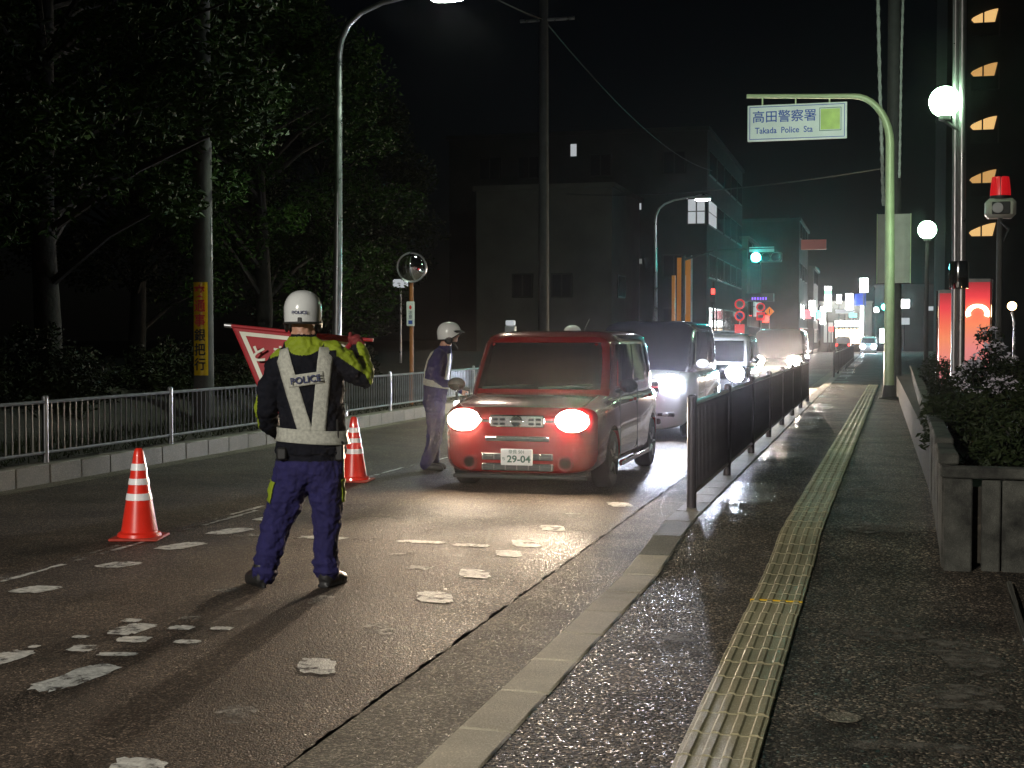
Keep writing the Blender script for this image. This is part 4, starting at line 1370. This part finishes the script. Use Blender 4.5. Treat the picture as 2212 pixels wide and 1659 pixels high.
# planter with upright concrete panels
pl = thing('planter', 'long concrete planter with upright panels and coping beside the pavement', 'planter', (0, 0, 0))


def px0(y): return .45 + (y - 9.25) * .0155


pan = MB().rbox(-.035, .035, -.245, .245, -.05, .60, .01).mesh('panel'); pan.materials.append(M['planter_concrete'])
cop = MB().rbox(-.06, .07, -.497, .497, 0, .07, .012).mesh('coping'); cop.materials.append(M['planter_concrete'])
y = 9.55
while y < 37:
    place('panel', pan, None, pl, (px0(y) + random.uniform(-.004, .004), y, zs(y)), (0, 0, -.0155))
    y += .5
y = 9.8
while y < 37:
    place('coping', cop, None, pl, (px0(y), y, .63 + zs(y) + random.uniform(-.003, .003)), (0, 0, -.0155))
    y += 1.0
for x0, x1, d in ((.425, .60, 0), (.66, .775, .03), (.785, 1.10, .03), (1.11, 1.45, .03), (1.46, 1.8, .03), (1.81, 2.2, .03)):
    MB().rbox(x0, x1, 9.22 + d, 9.29 + d, -.02, .66, .01).build('panel', 'planter_concrete', pl)
MB().rbox(.40, 2.25, 9.20, 9.36, .665, .735, .012).build('coping', 'planter_concrete', pl)
MB().box(.48, 9, 9.34, 37.5, .1, .60).build('soil', 'earth', pl, smooth=False)
gr_ = MB().tube([(.80, 8.9, .045), (.76, 8.0, .045), (.70, 6.4, .045)], [.022, .022, .022], 10).build('gate_rail', 'steel')
tag(gr_, 'shiny steel gate rail lying on the driveway by the planter', 'rail')


# ================================================================== PLANTS
def leaf_cloud(clumps, per, size, spread, seed, flat=.6):
    rnd = random.Random(seed)
    vs = []; fs = []
    for (x, y, z, r) in clumps:
        for _ in range(per):
            while True:
                a, b, c = rnd.uniform(-1, 1), rnd.uniform(-1, 1), rnd.uniform(-1, 1)
                q = a * a + b * b + c * c
                if .12 < q < 1: break
            px, py, pz = x + a * r * spread, y + b * r * spread, z + c * r * spread * flat
            s = size * rnd.uniform(.6, 1.3)
            u = Vector((rnd.gauss(0, 1), rnd.gauss(0, 1), rnd.gauss(0, .6))).normalized()
            w = u.orthogonal().normalized(); w.rotate(Matrix.Rotation(rnd.uniform(0, 6.28), 3, u))
            w2 = u.cross(w)
            k = len(vs); p = Vector((px, py, pz))
            for du, dw, dh in ((-1, 0, 0), (0, -.42, .12), (1, 0, -.08), (0, .42, .12)):
                vs.append(tuple(p + u * du * s * .5 + w * dw * s * .5 + w2 * dh * s))
            fs.append((k, k + 1, k + 2)); fs.append((k, k + 2, k + 3))
    return vs, fs


def tree_meshes(seed, h, rad, z0, nclump, per, leaf):
    rnd = random.Random(seed)
    clumps = []
    limbs = []
    for i in range(nclump):
        t = rnd.random() ** .8
        z = z0 + (h - z0) * t
        prof = (sin(pi * (.18 + .78 * t))) ** .7
        a = rnd.uniform(0, 2 * pi); rr = rad * prof * math.sqrt(rnd.uniform(.15, 1))
        clumps.append((rr * cos(a), rr * sin(a), z, rnd.uniform(.45, .95)))
    vs, fs = leaf_cloud(clumps, per, leaf, 1.0, seed + 1, .75)
    cm = bpy.data.meshes.new('crown'); cm.from_pydata(vs, [], fs)
    mb = MB()
    mb.tube([(0, 0, -.1), (.05, .03, z0 * .5), (.0, .08, z0), (.1, 0, z0 + (h - z0) * .5), (.05, .0, h * .92)], [.26, .21, .18, .11, .03], 12)
    for c in clumps[::4]:
        zz = max(z0 * .75, c[2] - rnd.uniform(.6, 1.6))
        mb.tube([(0.03, .03, zz - .3), (c[0] * .5, c[1] * .5, (zz + c[2]) / 2), (c[0], c[1], c[2])], [.07, .045, .015], 6)
    return cm, mb.mesh('trunk')


kinds = [tree_meshes(11, 11, 3.6, 2.4, 170, 300, .14), tree_meshes(23, 9.0, 3.2, 2.0, 140, 320, .13), tree_meshes(37, 12.0, 4.0, 3.2, 190, 300, .15)]
spots = [(-14.6, 15.2, 0, .3, 'leaf_olive', 'broad dark tree closest to the pole with the yellow sign'),
         (-12.4, 18.6, 2, 1.9, 'leaf_dark', 'tall tree whose branches hang in front of the pole with the yellow sign'),
         (-13.0, 27.5, 1, 4.1, 'leaf_dark', 'lamplit leafy tree between the street lamp and the round traffic mirror'),
         (-17.5, 20.0, 2, 2.7, 'leaf_dark', 'dark tree deep in the grove behind the light railing'),
         (-17.0, 29.0, 0, 5.2, 'leaf_olive', 'dark tree behind the lamplit tree at the traffic mirror'),
         (-16.5, 13.5, 1, .9, 'leaf_dark', 'dark tree at the near end of the grove behind the railing'),
         (-15.5, 37.0, 1, 3.3, 'leaf_olive', 'dark tree beyond the traffic mirror, in front of the dim pale wall'),
         (-21.0, 26.0, 0, .1, 'leaf_olive', 'rearmost dark tree of the grove')]
for x, y, k, rz, lm, lab in spots:
    t = thing('tree', lab, 'tree', (x, y, .15), rz, 'trees of the grove behind the railing')
    cm, tm2 = kinds[k]
    c = place('crown', cm, None, t)
    if not cm.materials: cm.materials.append(M[lm])
    c.material_slots[0].link = 'OBJECT'; c.material_slots[0].material = M[lm]
    place('trunk', tm2, 'bark', t)


def shrub(label, loc, rx, ry, h, n, mt, seed, leaf=.07, flowers=0):
    rnd = random.Random(seed)
    t = thing('shrub', label, 'shrub', loc, 0, 'shrubs in the planter')
    cl = []
    for _ in range(n):
        a = rnd.uniform(0, 6.28); q = math.sqrt(rnd.random())
        cl.append((rx * q * cos(a), ry * q * sin(a), h * rnd.uniform(.15, 1) * (1 - .45 * q * q), rnd.uniform(.10, .2)))
    vs, fs = leaf_cloud(cl, 70, leaf, 1.0, seed, .9)
    me = bpy.data.meshes.new('foliage'); me.from_pydata(vs, [], fs)
    place('foliage', me, mt, t)
    st = MB()
    for c in cl[::3]:
        st.tube([(c[0] * .15, c[1] * .15, -.05), (c[0] * .6, c[1] * .6, c[2] * .5), (c[0], c[1], c[2])], [.014, .01, .005], 5)
    st.build('stems', 'bark', t)
    if flowers:
        fcl = [(c[0], c[1] - .02, c[2] + c[3] * .6, .11) for c in cl if c[2] > h * .3][:flowers]
        vs, fs = leaf_cloud(fcl, 24, .055, 1.0, seed + 3)
        me = bpy.data.meshes.new('blossom'); me.from_pydata(vs, [], fs)
        o = place('blossom', me, 'petal', t); o['kind'] = 'stuff'


shrub('shrub covered in white blossom in front of the wide red panel', (1.22, 16.6, .55), .3, .4, 1.1, 46, 'leaf_shrub', 5, flowers=34)
shrub('low dark shrub behind the near end of the planter', (1.25, 10.6, .55), .6, .8, .55, 60, 'leaf_shrub', 6)
shrub('dark shrub with reddish tips beside the narrow red pillar', (.92, 17.6, .55), .3, .9, .5, 46, 'leaf_olive', 7)
shrub('dark rounded shrub spilling over the coping half way along the planter', (.78, 13.4, .55), .32, 1.2, .5, 60, 'leaf_shrub', 8)
shrub('taller dark shrub between the coping and the thin post of the warm lamp', (1.55, 13.2, .55), .5, 1.0, .75, 70, 'leaf_olive', 9)
shrub('dark shrub at the far end of the planter near the gantry foot', (1.25, 25.5, .6), .45, 2.5, .8, 90, 'leaf_shrub', 10)
shrub('dense dark shrub at the base of the polished twin pole', (1.5, 20.5, .55), .6, 1.5, .7, 80, 'leaf_olive', 12)

for q, (lab, x, y, rx, ry, h) in enumerate((('dark bush at the foot of the broad tree behind the railing', -12.3, 13.6, .9, 1.6, 1.2), ('dark bush beside the pole with the yellow sign', -11.9, 17.4, .9, 1.6, 1.3),
                                            ('dark bush between the yellow sign pole and the street lamp', -11.8, 22.0, .9, 2.0, 1.1), ('dark bush behind the round traffic mirror', -11.8, 28.0, .9, 2.4, 1.3))):
    rnd = random.Random(50 + q)
    t = thing('bush', lab, 'bush', (x, y, .4), 0, 'bushes behind the light railing')
    cl = []
    for _ in range(90):
        a = rnd.uniform(0, 6.28); k = math.sqrt(rnd.random())
        cl.append((rx * k * cos(a), ry * k * sin(a), h * rnd.uniform(.1, 1) * (1 - .5 * k * k), rnd.uniform(.16, .3)))
    vs, fs = leaf_cloud(cl, 110, .10, 1.0, 60 + q, .9)
    me = bpy.data.meshes.new('foliage'); me.from_pydata(vs, [], fs)
    place('foliage', me, 'leaf_olive', t)
    st = MB()
    for c in cl[::4]:
        st.tube([(c[0] * .15, c[1] * .15, -.3), (c[0] * .6, c[1] * .6, c[2] * .5), (c[0], c[1], c[2])], [.02, .014, .006], 5)
    st.build('stems', 'bark', t)

# rough grass along the top of the raised kerb
rnd = random.Random(3); vs = []; fs = []
for i in range(9000):
    x = -8.92 - abs(rnd.gauss(0, 1.4)); y = rnd.uniform(9, 45)
    hgt = rnd.uniform(.04, .16) * (1.4 if x < -9.6 else .8); a = rnd.uniform(0, 6.28)
    dx, dy = cos(a) * .012, sin(a) * .012; lx, ly = rnd.gauss(0, .05), rnd.gauss(0, .05)
    k = len(vs)
    vs += [(x - dx, y - dy, .18), (x + dx, y + dy, .18), (x + lx, y + ly, .18 + hgt)]
    fs.append((k, k + 1, k + 2))
me = bpy.data.meshes.new('grass'); me.from_pydata(vs, [], fs)
gs = place('grass', me, 'leaf_olive'); struct(gs, 'stuff')
gs['label'] = 'rough grass along the top of the raised kerb'; gs['category'] = 'grass'

# low earth bank with hedge behind the railing
bk = MB().loft([[(x, yy, zz) for x, zz in ((-10.6, .15), (-11.2, .55), (-12.5, .8), (-20, 1.0), (-20, .1))] for yy in frange(6, 60, 3)]).build('bank', 'earth'); struct(bk)

# ================================================================== BUILDINGS
def building(name, label, x0, x1, y0, y1, h, wall, parapet=.4, group='buildings along the street'):
    t = thing(name, label, 'building', ((x0 + x1) / 2, (y0 + y1) / 2, 0), 0, group)
    ox, oy = (x0 + x1) / 2, (y0 + y1) / 2
    MB().box(x0 - ox, x1 - ox, y0 - oy, y1 - oy, 0, h).build('wall', wall, t, smooth=False)
    rf = MB().box(x0 - ox - .15, x1 - ox + .15, y0 - oy - .15, y1 - oy + .15, h, h + .25).build('roof', wall, t, smooth=False)
    t['ox'] = ox; t['oy'] = oy
    return t


def win(t, face, a0, a1, z0, z1, mt, panes=1, base=0.0, rows=1):
    """window set in a wall; face '-y' (towards the camera) or '+x' (towards the road)"""
    ox, oy = t['ox'], t['oy']
    n = max(1, panes)
    if face == '-y':
        w = MB().rbox(a0 - ox - .05, a1 - ox + .05, base - oy - .06, base - oy + .05, z0 - .05, z1 + .05, .01).build('window', 'frame_dark', t, smooth=False)
        for i in range(n):
            for r in range(rows):
                p0 = a0 + (a1 - a0) * i / n + .04; p1 = a0 + (a1 - a0) * (i + 1) / n - .04
                q0 = z0 + (z1 - z0) * r / rows + .03; q1 = z0 + (z1 - z0) * (r + 1) / rows - .03
                MB().box(p0 - ox, p1 - ox, base - oy - .075, base - oy - .062, q0, q1).build('pane', mt, w, smooth=False)
    else:
        w = MB().rbox(base - ox - .05, base - ox + .06, a0 - oy - .05, a1 - oy + .05, z0 - .05, z1 + .05, .01).build('window', 'frame_dark', t, smooth=False)
        for i in range(n):
            for r in range(rows):
                p0 = a0 + (a1 - a0) * i / n + .04; p1 = a0 + (a1 - a0) * (i + 1) / n - .04
                q0 = z0 + (z1 - z0) * r / rows + .03; q1 = z0 + (z1 - z0) * (r + 1) / rows - .03
                MB().box(base - ox + .062, base - ox + .075, p0 - oy, p1 - oy, q0, q1).build('pane', mt, w, smooth=False)


ob = building('office_building', 'dark office block with a lit corner room above the street', -26, -9.9, 82, 104, 13.9, 'wall_dark')
win(ob, '-y', -11.05, -9.98, 8.35, 9.85, 'window_lit', 2, 82, 2)
win(ob, '+x', 82.4, 86.5, 8.35, 9.85, 'window_lit', 3, -9.9, 2)
win(ob, '-y', -14.5, -13.8, 9.25, 9.95, 'window_lit', 1, 82)
win(ob, '-y', -14.3, -13.75, 6.0, 6.35, 'window_dim', 1, 82)
win(ob, '-y', -18.25, -17.8, 12.6, 13.4, 'window_lit', 1, 82)
for zz in (2.6, 5.8, 9.0, 12.0):
    for k in range(5):
        if not (zz == 9.0 and k < 1):
            win(ob, '+x', 82.8 + 4.2 * k, 86.3 + 4.2 * k, zz - .6, zz + .8, 'window_dark', 3, -9.9)
for x in (-24, -21.5, -17, -12.5):
    for zz in (2.6, 5.8, 12.0):
        win(ob, '-y', x, x + 1.3, zz - .6, zz + .7, 'window_dark', 2, 82)
os_ = thing('shop_sign', 'tall orange vertical signboard with pale characters on the side of the office block', 'signboard', (-9.6, 70.0, .15))
MB().box(-.35, .35, -.08, .08, 2.2, 5.5).build('board', 'orange_sign', os_, smooth=False)
MB().box(-.62, -.45, -.08, .08, 2.0, 4.6).build('side_board', 'orange_sign', os_, smooth=False)
MB().box(.36, .42, -.1, .1, .0, 5.6).build('board_post', 'sign_white', os_, smooth=False)
MB().box(-.25, .25, -.095, -.083, 2.6, 4.6).build('pale_stripe', 'orange_sign_text', os_, smooth=False).scale = (.45, 1, 1)
MB().tube([(0, 0, 0), (0, 0, 2.2)], .08, 8).build('sign_post', 'dark_pole', os_)

pw = building('house', 'low building with a dim pale wall behind the dark utility pole', -19.5, -12.6, 66, 74, 8.9, 'wall_pale')
win(pw, '-y', -17.6, -16.6, 3.6, 4.7, 'window_dark', 2, 66)
win(pw, '-y', -15.6, -14.6, 3.6, 4.7, 'window_dark', 2, 66)
win(pw, '+x', 67.5, 69.5, 3.6, 4.7, 'window_dark', 2, -12.6)

rows_ = [('brown shopfront building with a purple lit strip beyond the office block', -18, -9.6, 105, 118, 9, 'wall_brown'),
         ('dark four storey building with a faint pink roof sign', -17, -6.5, 119, 134, 11.5, 'wall_dark'),
         ('pale narrow building before the bright shops', -16, -6.0, 135, 145, 8.2, 'wall_pale')]
for i, (lab, x0, x1, y0, y1, h, wm) in enumerate(rows_):
    b = building('shop_building', lab, x0, x1, y0, y1, h, wm)
    for zz in frange(3.2, h - 1.4, 3.0):
        for k in range(3):
            ya = y0 + 1 + (y1 - y0 - 2) * k / 3
            win(b, '+x', ya, ya + 2.2, zz, zz + 1.3, 'window_dim' if (i + k) % 4 == 1 and zz < 4 else 'window_dark', 2, x1)
    win(b, '+x', y0 + .6, y1 - .6, .4, 2.4, 'window_dark', 6, x1)
    if i == 0:
        for k in range(6):
            MB().box(-8.6 - b['ox'] + .2 * k - .6, -8.6 - b['ox'] + .2 * k - .52, 104.6 - b['oy'], 104.7 - b['oy'], 4.42, 4.6).build('strip_light', 'purple_led', b, smooth=False)
        MB().box(-9.7 - b['ox'], -7.6 - b['ox'], 104.7 - b['oy'], 105.6 - b['oy'], 4.3, 4.9).build('awning', 'wall_pale', b, smooth=False)
    if i == 1:
        MB().box(-6.4 - b['ox'], -4.3 - b['ox'], 120 - b['oy'], 120.3 - b['oy'], 9.1, 9.95).build('roof_sign', 'shop_pink', b, smooth=False)

ap = building('apartment_block', 'tall dark apartment block with a column of warm lit stair openings', 3.6, 16, 80, 95, 26, 'wall_dark')
for k in range(5):
    z = 19.35 - 2.93 * k - .45
    w = MB()
    pts = [(5.0, z), (6.08, z), (6.25, z + .72)] + [(6.25 - 1.30 * q / 8, z + .72 - .42 * (q / 8) ** 1.6) for q in range(1, 9)] + [(4.85, z + .18)]
    w.poly([(x - ap['ox'], zz) for x, zz in pts], .03, 'y')
    o = w.build('stair_opening', 'window_warm' if k % 2 == 0 else 'window_warm2', ap, (0, 79.93 - ap['oy'], 0), smooth=False)
    MB().box(5.45 - ap['ox'], 5.53 - ap['ox'], -.04, .0, z, z + .62).build('mullion', 'frame_dark', o, smooth=False)
    MB().box(4.9 - ap['ox'], 6.3 - ap['ox'], -.1, -.02, z - .75, z - .02).build('parapet', 'wall_dark', o, smooth=False)
    MB().box(6.27 - ap['ox'], 6.36 - ap['ox'], -.1, -.02, z - .75, z + .72).build('jamb', 'wall_pale', o, smooth=False)
for k in range(6):
    for q in range(3):
        win(ap, '-y', 8 + 2.6 * q, 9.6 + 2.6 * q, 4.0 + 3 * k, 5.4 + 3 * k, 'window_dark', 2, 80)

st_ = building('police_station', 'dark police station building behind the planting', 7.5, 20, 24, 45, 9.5, 'wall_dark')
for zz in (1.2, 4.4, 7.0):
    for k in range(4):
        ya = 25 + 5 * k
        MB().box(7.38 - st_['ox'], 7.49 - st_['ox'], ya - st_['oy'], ya + 2.4 - st_['oy'], zz, zz + 1.4).build('window', 'window_dark', st_, smooth=False)

# bright shops at the end of the street
sh = building('shop_building', 'brightly lit shop front closing the end of the street', -5.9, -.6, 150, 158, 5.2, 'wall_pale')
win(sh, '-y', -4.35, -1.4, .9, 2.5, 'shop_warm', 4, 150)
win(sh, '-y', -4.4, -1.4, 2.7, 3.4, 'shop_white', 2, 150)
win(sh, '-y', -5.6, -4.55, 1.0, 3.2, 'window_dim', 1, 150)
sh2 = building('shop_building', 'dim shop building right of the brightly lit shop front', -.3, 10, 152, 160, 7.0, 'wall_dark')
win(sh2, '-y', 2.0, 3.3, 4.7, 5.65, 'shop_white', 1, 152)
win(sh2, '-y', 5.0, 5.75, 4.4, 4.9, 'window_lit', 1, 152)
win(sh2, '-y', .2, 1.5, 1.0, 2.5, 'shop_white', 2, 152)
for lab, x0, x1, z0, z1, m_, yy in (('tall green and white lit sign by the bright shops', -5.45, -4.75, 4.35, 6.95, 'shop_white', 148.5),
                                    ('small square white lit sign by the bright shops', -4.2, -3.72, 5.2, 6.1, 'shop_white', 148.7),
                                    ('upright white lit sign above the bright shop front', -3.25, -2.55, 4.5, 6.2, 'shop_white', 148.6),
                                    ('highest square white lit sign above the bright shops', -1.85, -1.0, 6.35, 7.8, 'shop_white', 148.9),
                                    ('dark blue sign under the highest white sign', -2.35, -1.2, 4.95, 6.2, 'shop_blue', 149.1),
                                    ('slender bright column sign at the edge of the lit shop front', -1.75, -1.45, 2.0, 4.9, 'shop_white', 148.4)):
    t = thing('shop_sign', lab, 'lit sign', ((x0 + x1) / 2, yy, 0), 0, 'lit signs of the shops')
    w = (x1 - x0) / 2
    MB().rbox(-w, w, -.12, .12, z0, z1, .03).build('sign_box', m_, t)
    if 'green' in lab:
        MB().box(-w - .01, w + .01, -.13, .13, z1 - .9, z1 - .35).build('green_panel', 'shop_green', t, smooth=False)
    MB().tube([(0, 0.05, 0), (0, .05, z0 + .05)], .06, 8).build('sign_post', 'dark_pole', t)

for lab, x0, x1, z0, z1, m_, yy in (('small pink lit sign left of the bright shops', -6.6, -5.9, 3.4, 3.9, 'shop_pink2', 146.5), ('low red lit sign in front of the bright shops', -4.9, -4.5, 2.2, 2.7, 'signal_red', 147.2),
                                    ('low cyan lit sign on the bright shop front', -2.9, -2.1, 3.7, 4.1, 'shop_cyan', 147.8), ('wide pale sign band over the bright shop front', -4.3, -2.4, 4.1, 4.5, 'window_lit', 147.9),
                                    ('small white square sign right of the bright shop front', -.35, .1, 4.2, 4.7, 'shop_white', 147.5), ('white lit sign box right of the gantry pole foot', 2.1, 3.2, 2.9, 3.6, 'window_lit', 147.0)):
    t = thing('shop_sign', lab, 'lit sign', ((x0 + x1) / 2, yy, 0), 0, 'lit signs of the shops')
    w = (x1 - x0) / 2
    MB().rbox(-w, w, -.12, .12, z0, z1, .03).build('sign_box', m_, t)
    MB().tube([(0, 0.05, 0), (0, .05, z0 + .05)], .06, 8).build('sign_post', 'dark_pole', t)

for lab, x, y, z0, h, w, m_ in (('white projecting sign on the brown shopfront building', -9.0, 108, 3.2, 1.1, .5, 'window_lit'), ('small red projecting sign on the brown shopfront building', -8.9, 114, 2.8, .6, .5, 'signal_red'),
                                 ('pink projecting sign on the dark four storey building', -5.9, 122, 3.2, .8, .6, 'shop_pink2'), ('white projecting sign on the dark four storey building', -5.9, 130, 3.6, 1.4, .5, 'shop_white'),
                                 ('green projecting sign on the pale narrow building', -5.5, 137, 3.4, .8, .5, 'shop_cyan'), ('tall white projecting sign on the pale narrow building', -5.4, 143, 2.9, 1.8, .5, 'shop_white')):
    t = thing('shop_sign', lab, 'lit sign', (x, y, 0), 0, 'lit signs of the shops')
    MB().rbox(-w / 2, w / 2, -.1, .1, z0, z0 + h, .03).build('sign_box', m_, t)
    MB().tube([(-w / 2 - .5, 0, z0 + h * .7), (-w / 2 + .05, 0, z0 + h * .7)], .03, 6).build('bracket', 'dark_pole', t)

# ================================================================== TRAFFIC SIGNALS, ROAD SIGNS
ts = thing('traffic_signal', 'traffic signal on a long arm showing green over the road', 'traffic light', (-8.95, 65, .15))
MB().tube([(0, 0, 0), (0, 0, 5.3)], [.11, .09], 12).build('pole', 'dark_pole', ts)
MB().tube([(0, 0, 5.1), (1.5, 0, 5.55), (4.3, 0, 5.6)], [.06, .05, .04], 10).build('arm', 'dark_pole', ts)
MB().rbox(3.12, 4.62, -.1, .1, 4.94, 5.40, .04).build('signal_housing', 'grille_dark', ts)
for k, m_ in enumerate(('signal_green', 'window_dark', 'window_dark')):
    o = MB().lathe([(.02, -.17), (.19, -.13), (.20, -.1)], 20, (3.42 + .45 * k, 0, 5.17), 'y').build('signal_lens', m_, ts)
    MB().loft([[(.205 * cos(a), y, .205 * sin(a)) for a in [pi * q / 10 for q in range(11)]] for y in (-.10, -.26)], cap=False, closed=False).build('signal_hood', 'grille_dark', o, (3.42 + .45 * k, 0, 5.17))
MB().box(3.1, 4.25, -.03, .0, 5.42, 5.66).build('name_board', 'sign_white', ts, smooth=False)
lamp('POINT', 'signal_light', ts, (3.42, -.35, 5.17), 12, (0, .8, .65), size=.14)
t2s = thing('traffic_signal', 'farther small traffic signal showing green beyond the gantry pole', 'traffic light', (1.6, 130, .15))
MB().tube([(0, 0, 0), (0, 0, 4.6)], .09, 10).build('pole', 'dark_pole', t2s)
MB().rbox(-1.6, -.1, -.1, .1, 4.02, 4.42, .04).build('signal_housing', 'grille_dark', t2s)
MB().lathe([(.02, -.15), (.2, -.12), (.21, -.1)], 20, (-1.03, 0, 4.22), 'y').build('signal_lens', 'signal_green', t2s)
pd = thing('pedestrian_signal', 'pedestrian signal showing red on a post below the lit corner room', 'traffic light', (-9.05, 78.3, .15))
MB().tube([(0, 0, 0), (0, 0, 4.6)], .06, 10).build('pole', 'dark_pole', pd)
MB().rbox(-.15, .15, -.22, -.06, 3.45, 4.25, .03).build('signal_housing', 'grille_dark', pd)
MB().box(-.10, .10, -.235, -.225, 3.88, 4.18).build('signal_lens', 'signal_red', pd, smooth=False)


def roadsign(label, loc, parts, h):
    t = thing('road_sign', label, 'road sign', loc, 0, 'road signs down the street')
    MB().tube([(0, .04, 0), (0, .04, h)], .035, 8).build('post', 'galvanised', t)
    for kind, z, m1, m2 in parts:
        if kind == 'disc':
            d = MB().lathe([(.30, 0), (.30, .02)], 28, (0, 0, z), 'y').build('sign_plate', m1, t)
            MB().lathe([(.20, -.006), (.20, -.001)], 28, (0, 0, z), 'y').build('sign_face', m2, d)
            if m2 == 'sign_blue':
                MB().tube([(-.16, -.008, z + .16), (.16, -.008, z - .16)], (.03), 6).build('sign_bar', 'sign_red', d)
        elif kind == 'diamond':
            MB().poly([(0, -.33), (.33, 0), (0, .33), (-.33, 0)], .02, 'y').build('sign_plate', m1, t, (0, 0, z), smooth=False)
            MB().box(-.04, .04, -.006, -.001, z - .15, z + .15).build('sign_face', m2, t, smooth=False)
        else:
            MB().box(-.28, .28, 0, .02, z - .28, z + .28).build('sign_plate', m1, t, smooth=False)
            MB().box(-.18, .18, -.006, -.001, z - .1, z + .1).build('sign_face', m2, t, smooth=False)
    return t


roadsign('two round red road signs stacked on one post beyond the white minivan', (-7.73, 80, .1), [('disc', 3.40, 'sign_glow_red', 'sign_white'), ('disc', 2.72, 'sign_glow_red', 'sign_blue'), ('plate', 1.95, 'sign_glow_red', 'sign_glow_red')], 3.7)
roadsign('round red road sign with a square plate below, beside an orange diamond sign', (-7.76, 95, .1), [('disc', 3.55, 'sign_glow_red', 'sign_white'), ('plate', 2.92, 'sign_glow_red', 'sign_white')], 3.85)
roadsign('orange diamond road sign beside a round red sign', (-7.16, 95, .1), [('diamond', 3.25, 'sign_glow_orange', 'ink_black')], 3.5)

# small lights behind the trees
lb = thing('light_box', 'small lit sign box among the trunks near the traffic mirror', 'lit sign', (-12.13, 34, .9))
MB().rbox(-.20, .20, -.06, .06, 1.98, 2.2, .03).build('box', 'window_lit', lb)
MB().tube([(0, 0, 0), (0, 0, 2.0)], .03, 8).build('box_post', 'galvanised', lb)
bl = thing('bollard_lamp', 'slim white bollard with a lit top behind the red car', 'lamp', (-9.13, 34.0, .15))
MB().rbox(-.13, .13, -.1, .1, 0, 1.72, .02).build('bollard', 'sign_white', bl)
MB().rbox(-.11, .11, -.11, .09, 1.73, 1.86, .02).build('lit_top', 'window_lit', bl)

# ================================================================== HAZE ADDED TO IMITATE LENS GLOW ROUND THE LAMPS
hz, ht, hb = _nodes('glow_haze')
ht.nodes.remove(hb)
pv = ht.nodes.new('ShaderNodeVolumePrincipled')
pv.inputs['Color'].default_value = (.92, .9, .95, 1)
pv.inputs['Density'].default_value = 0.00028
pv.inputs['Anisotropy'].default_value = 0.955
ht.links.new(pv.outputs[0], ht.nodes['Material Output'].inputs['Volume'])
M['glow_haze'] = hz
hx_ = MB().box(-402, 402, -102, 702, -2.0, 30.0).build('haze', 'glow_haze', smooth=False)
struct(hx_, 'stuff')
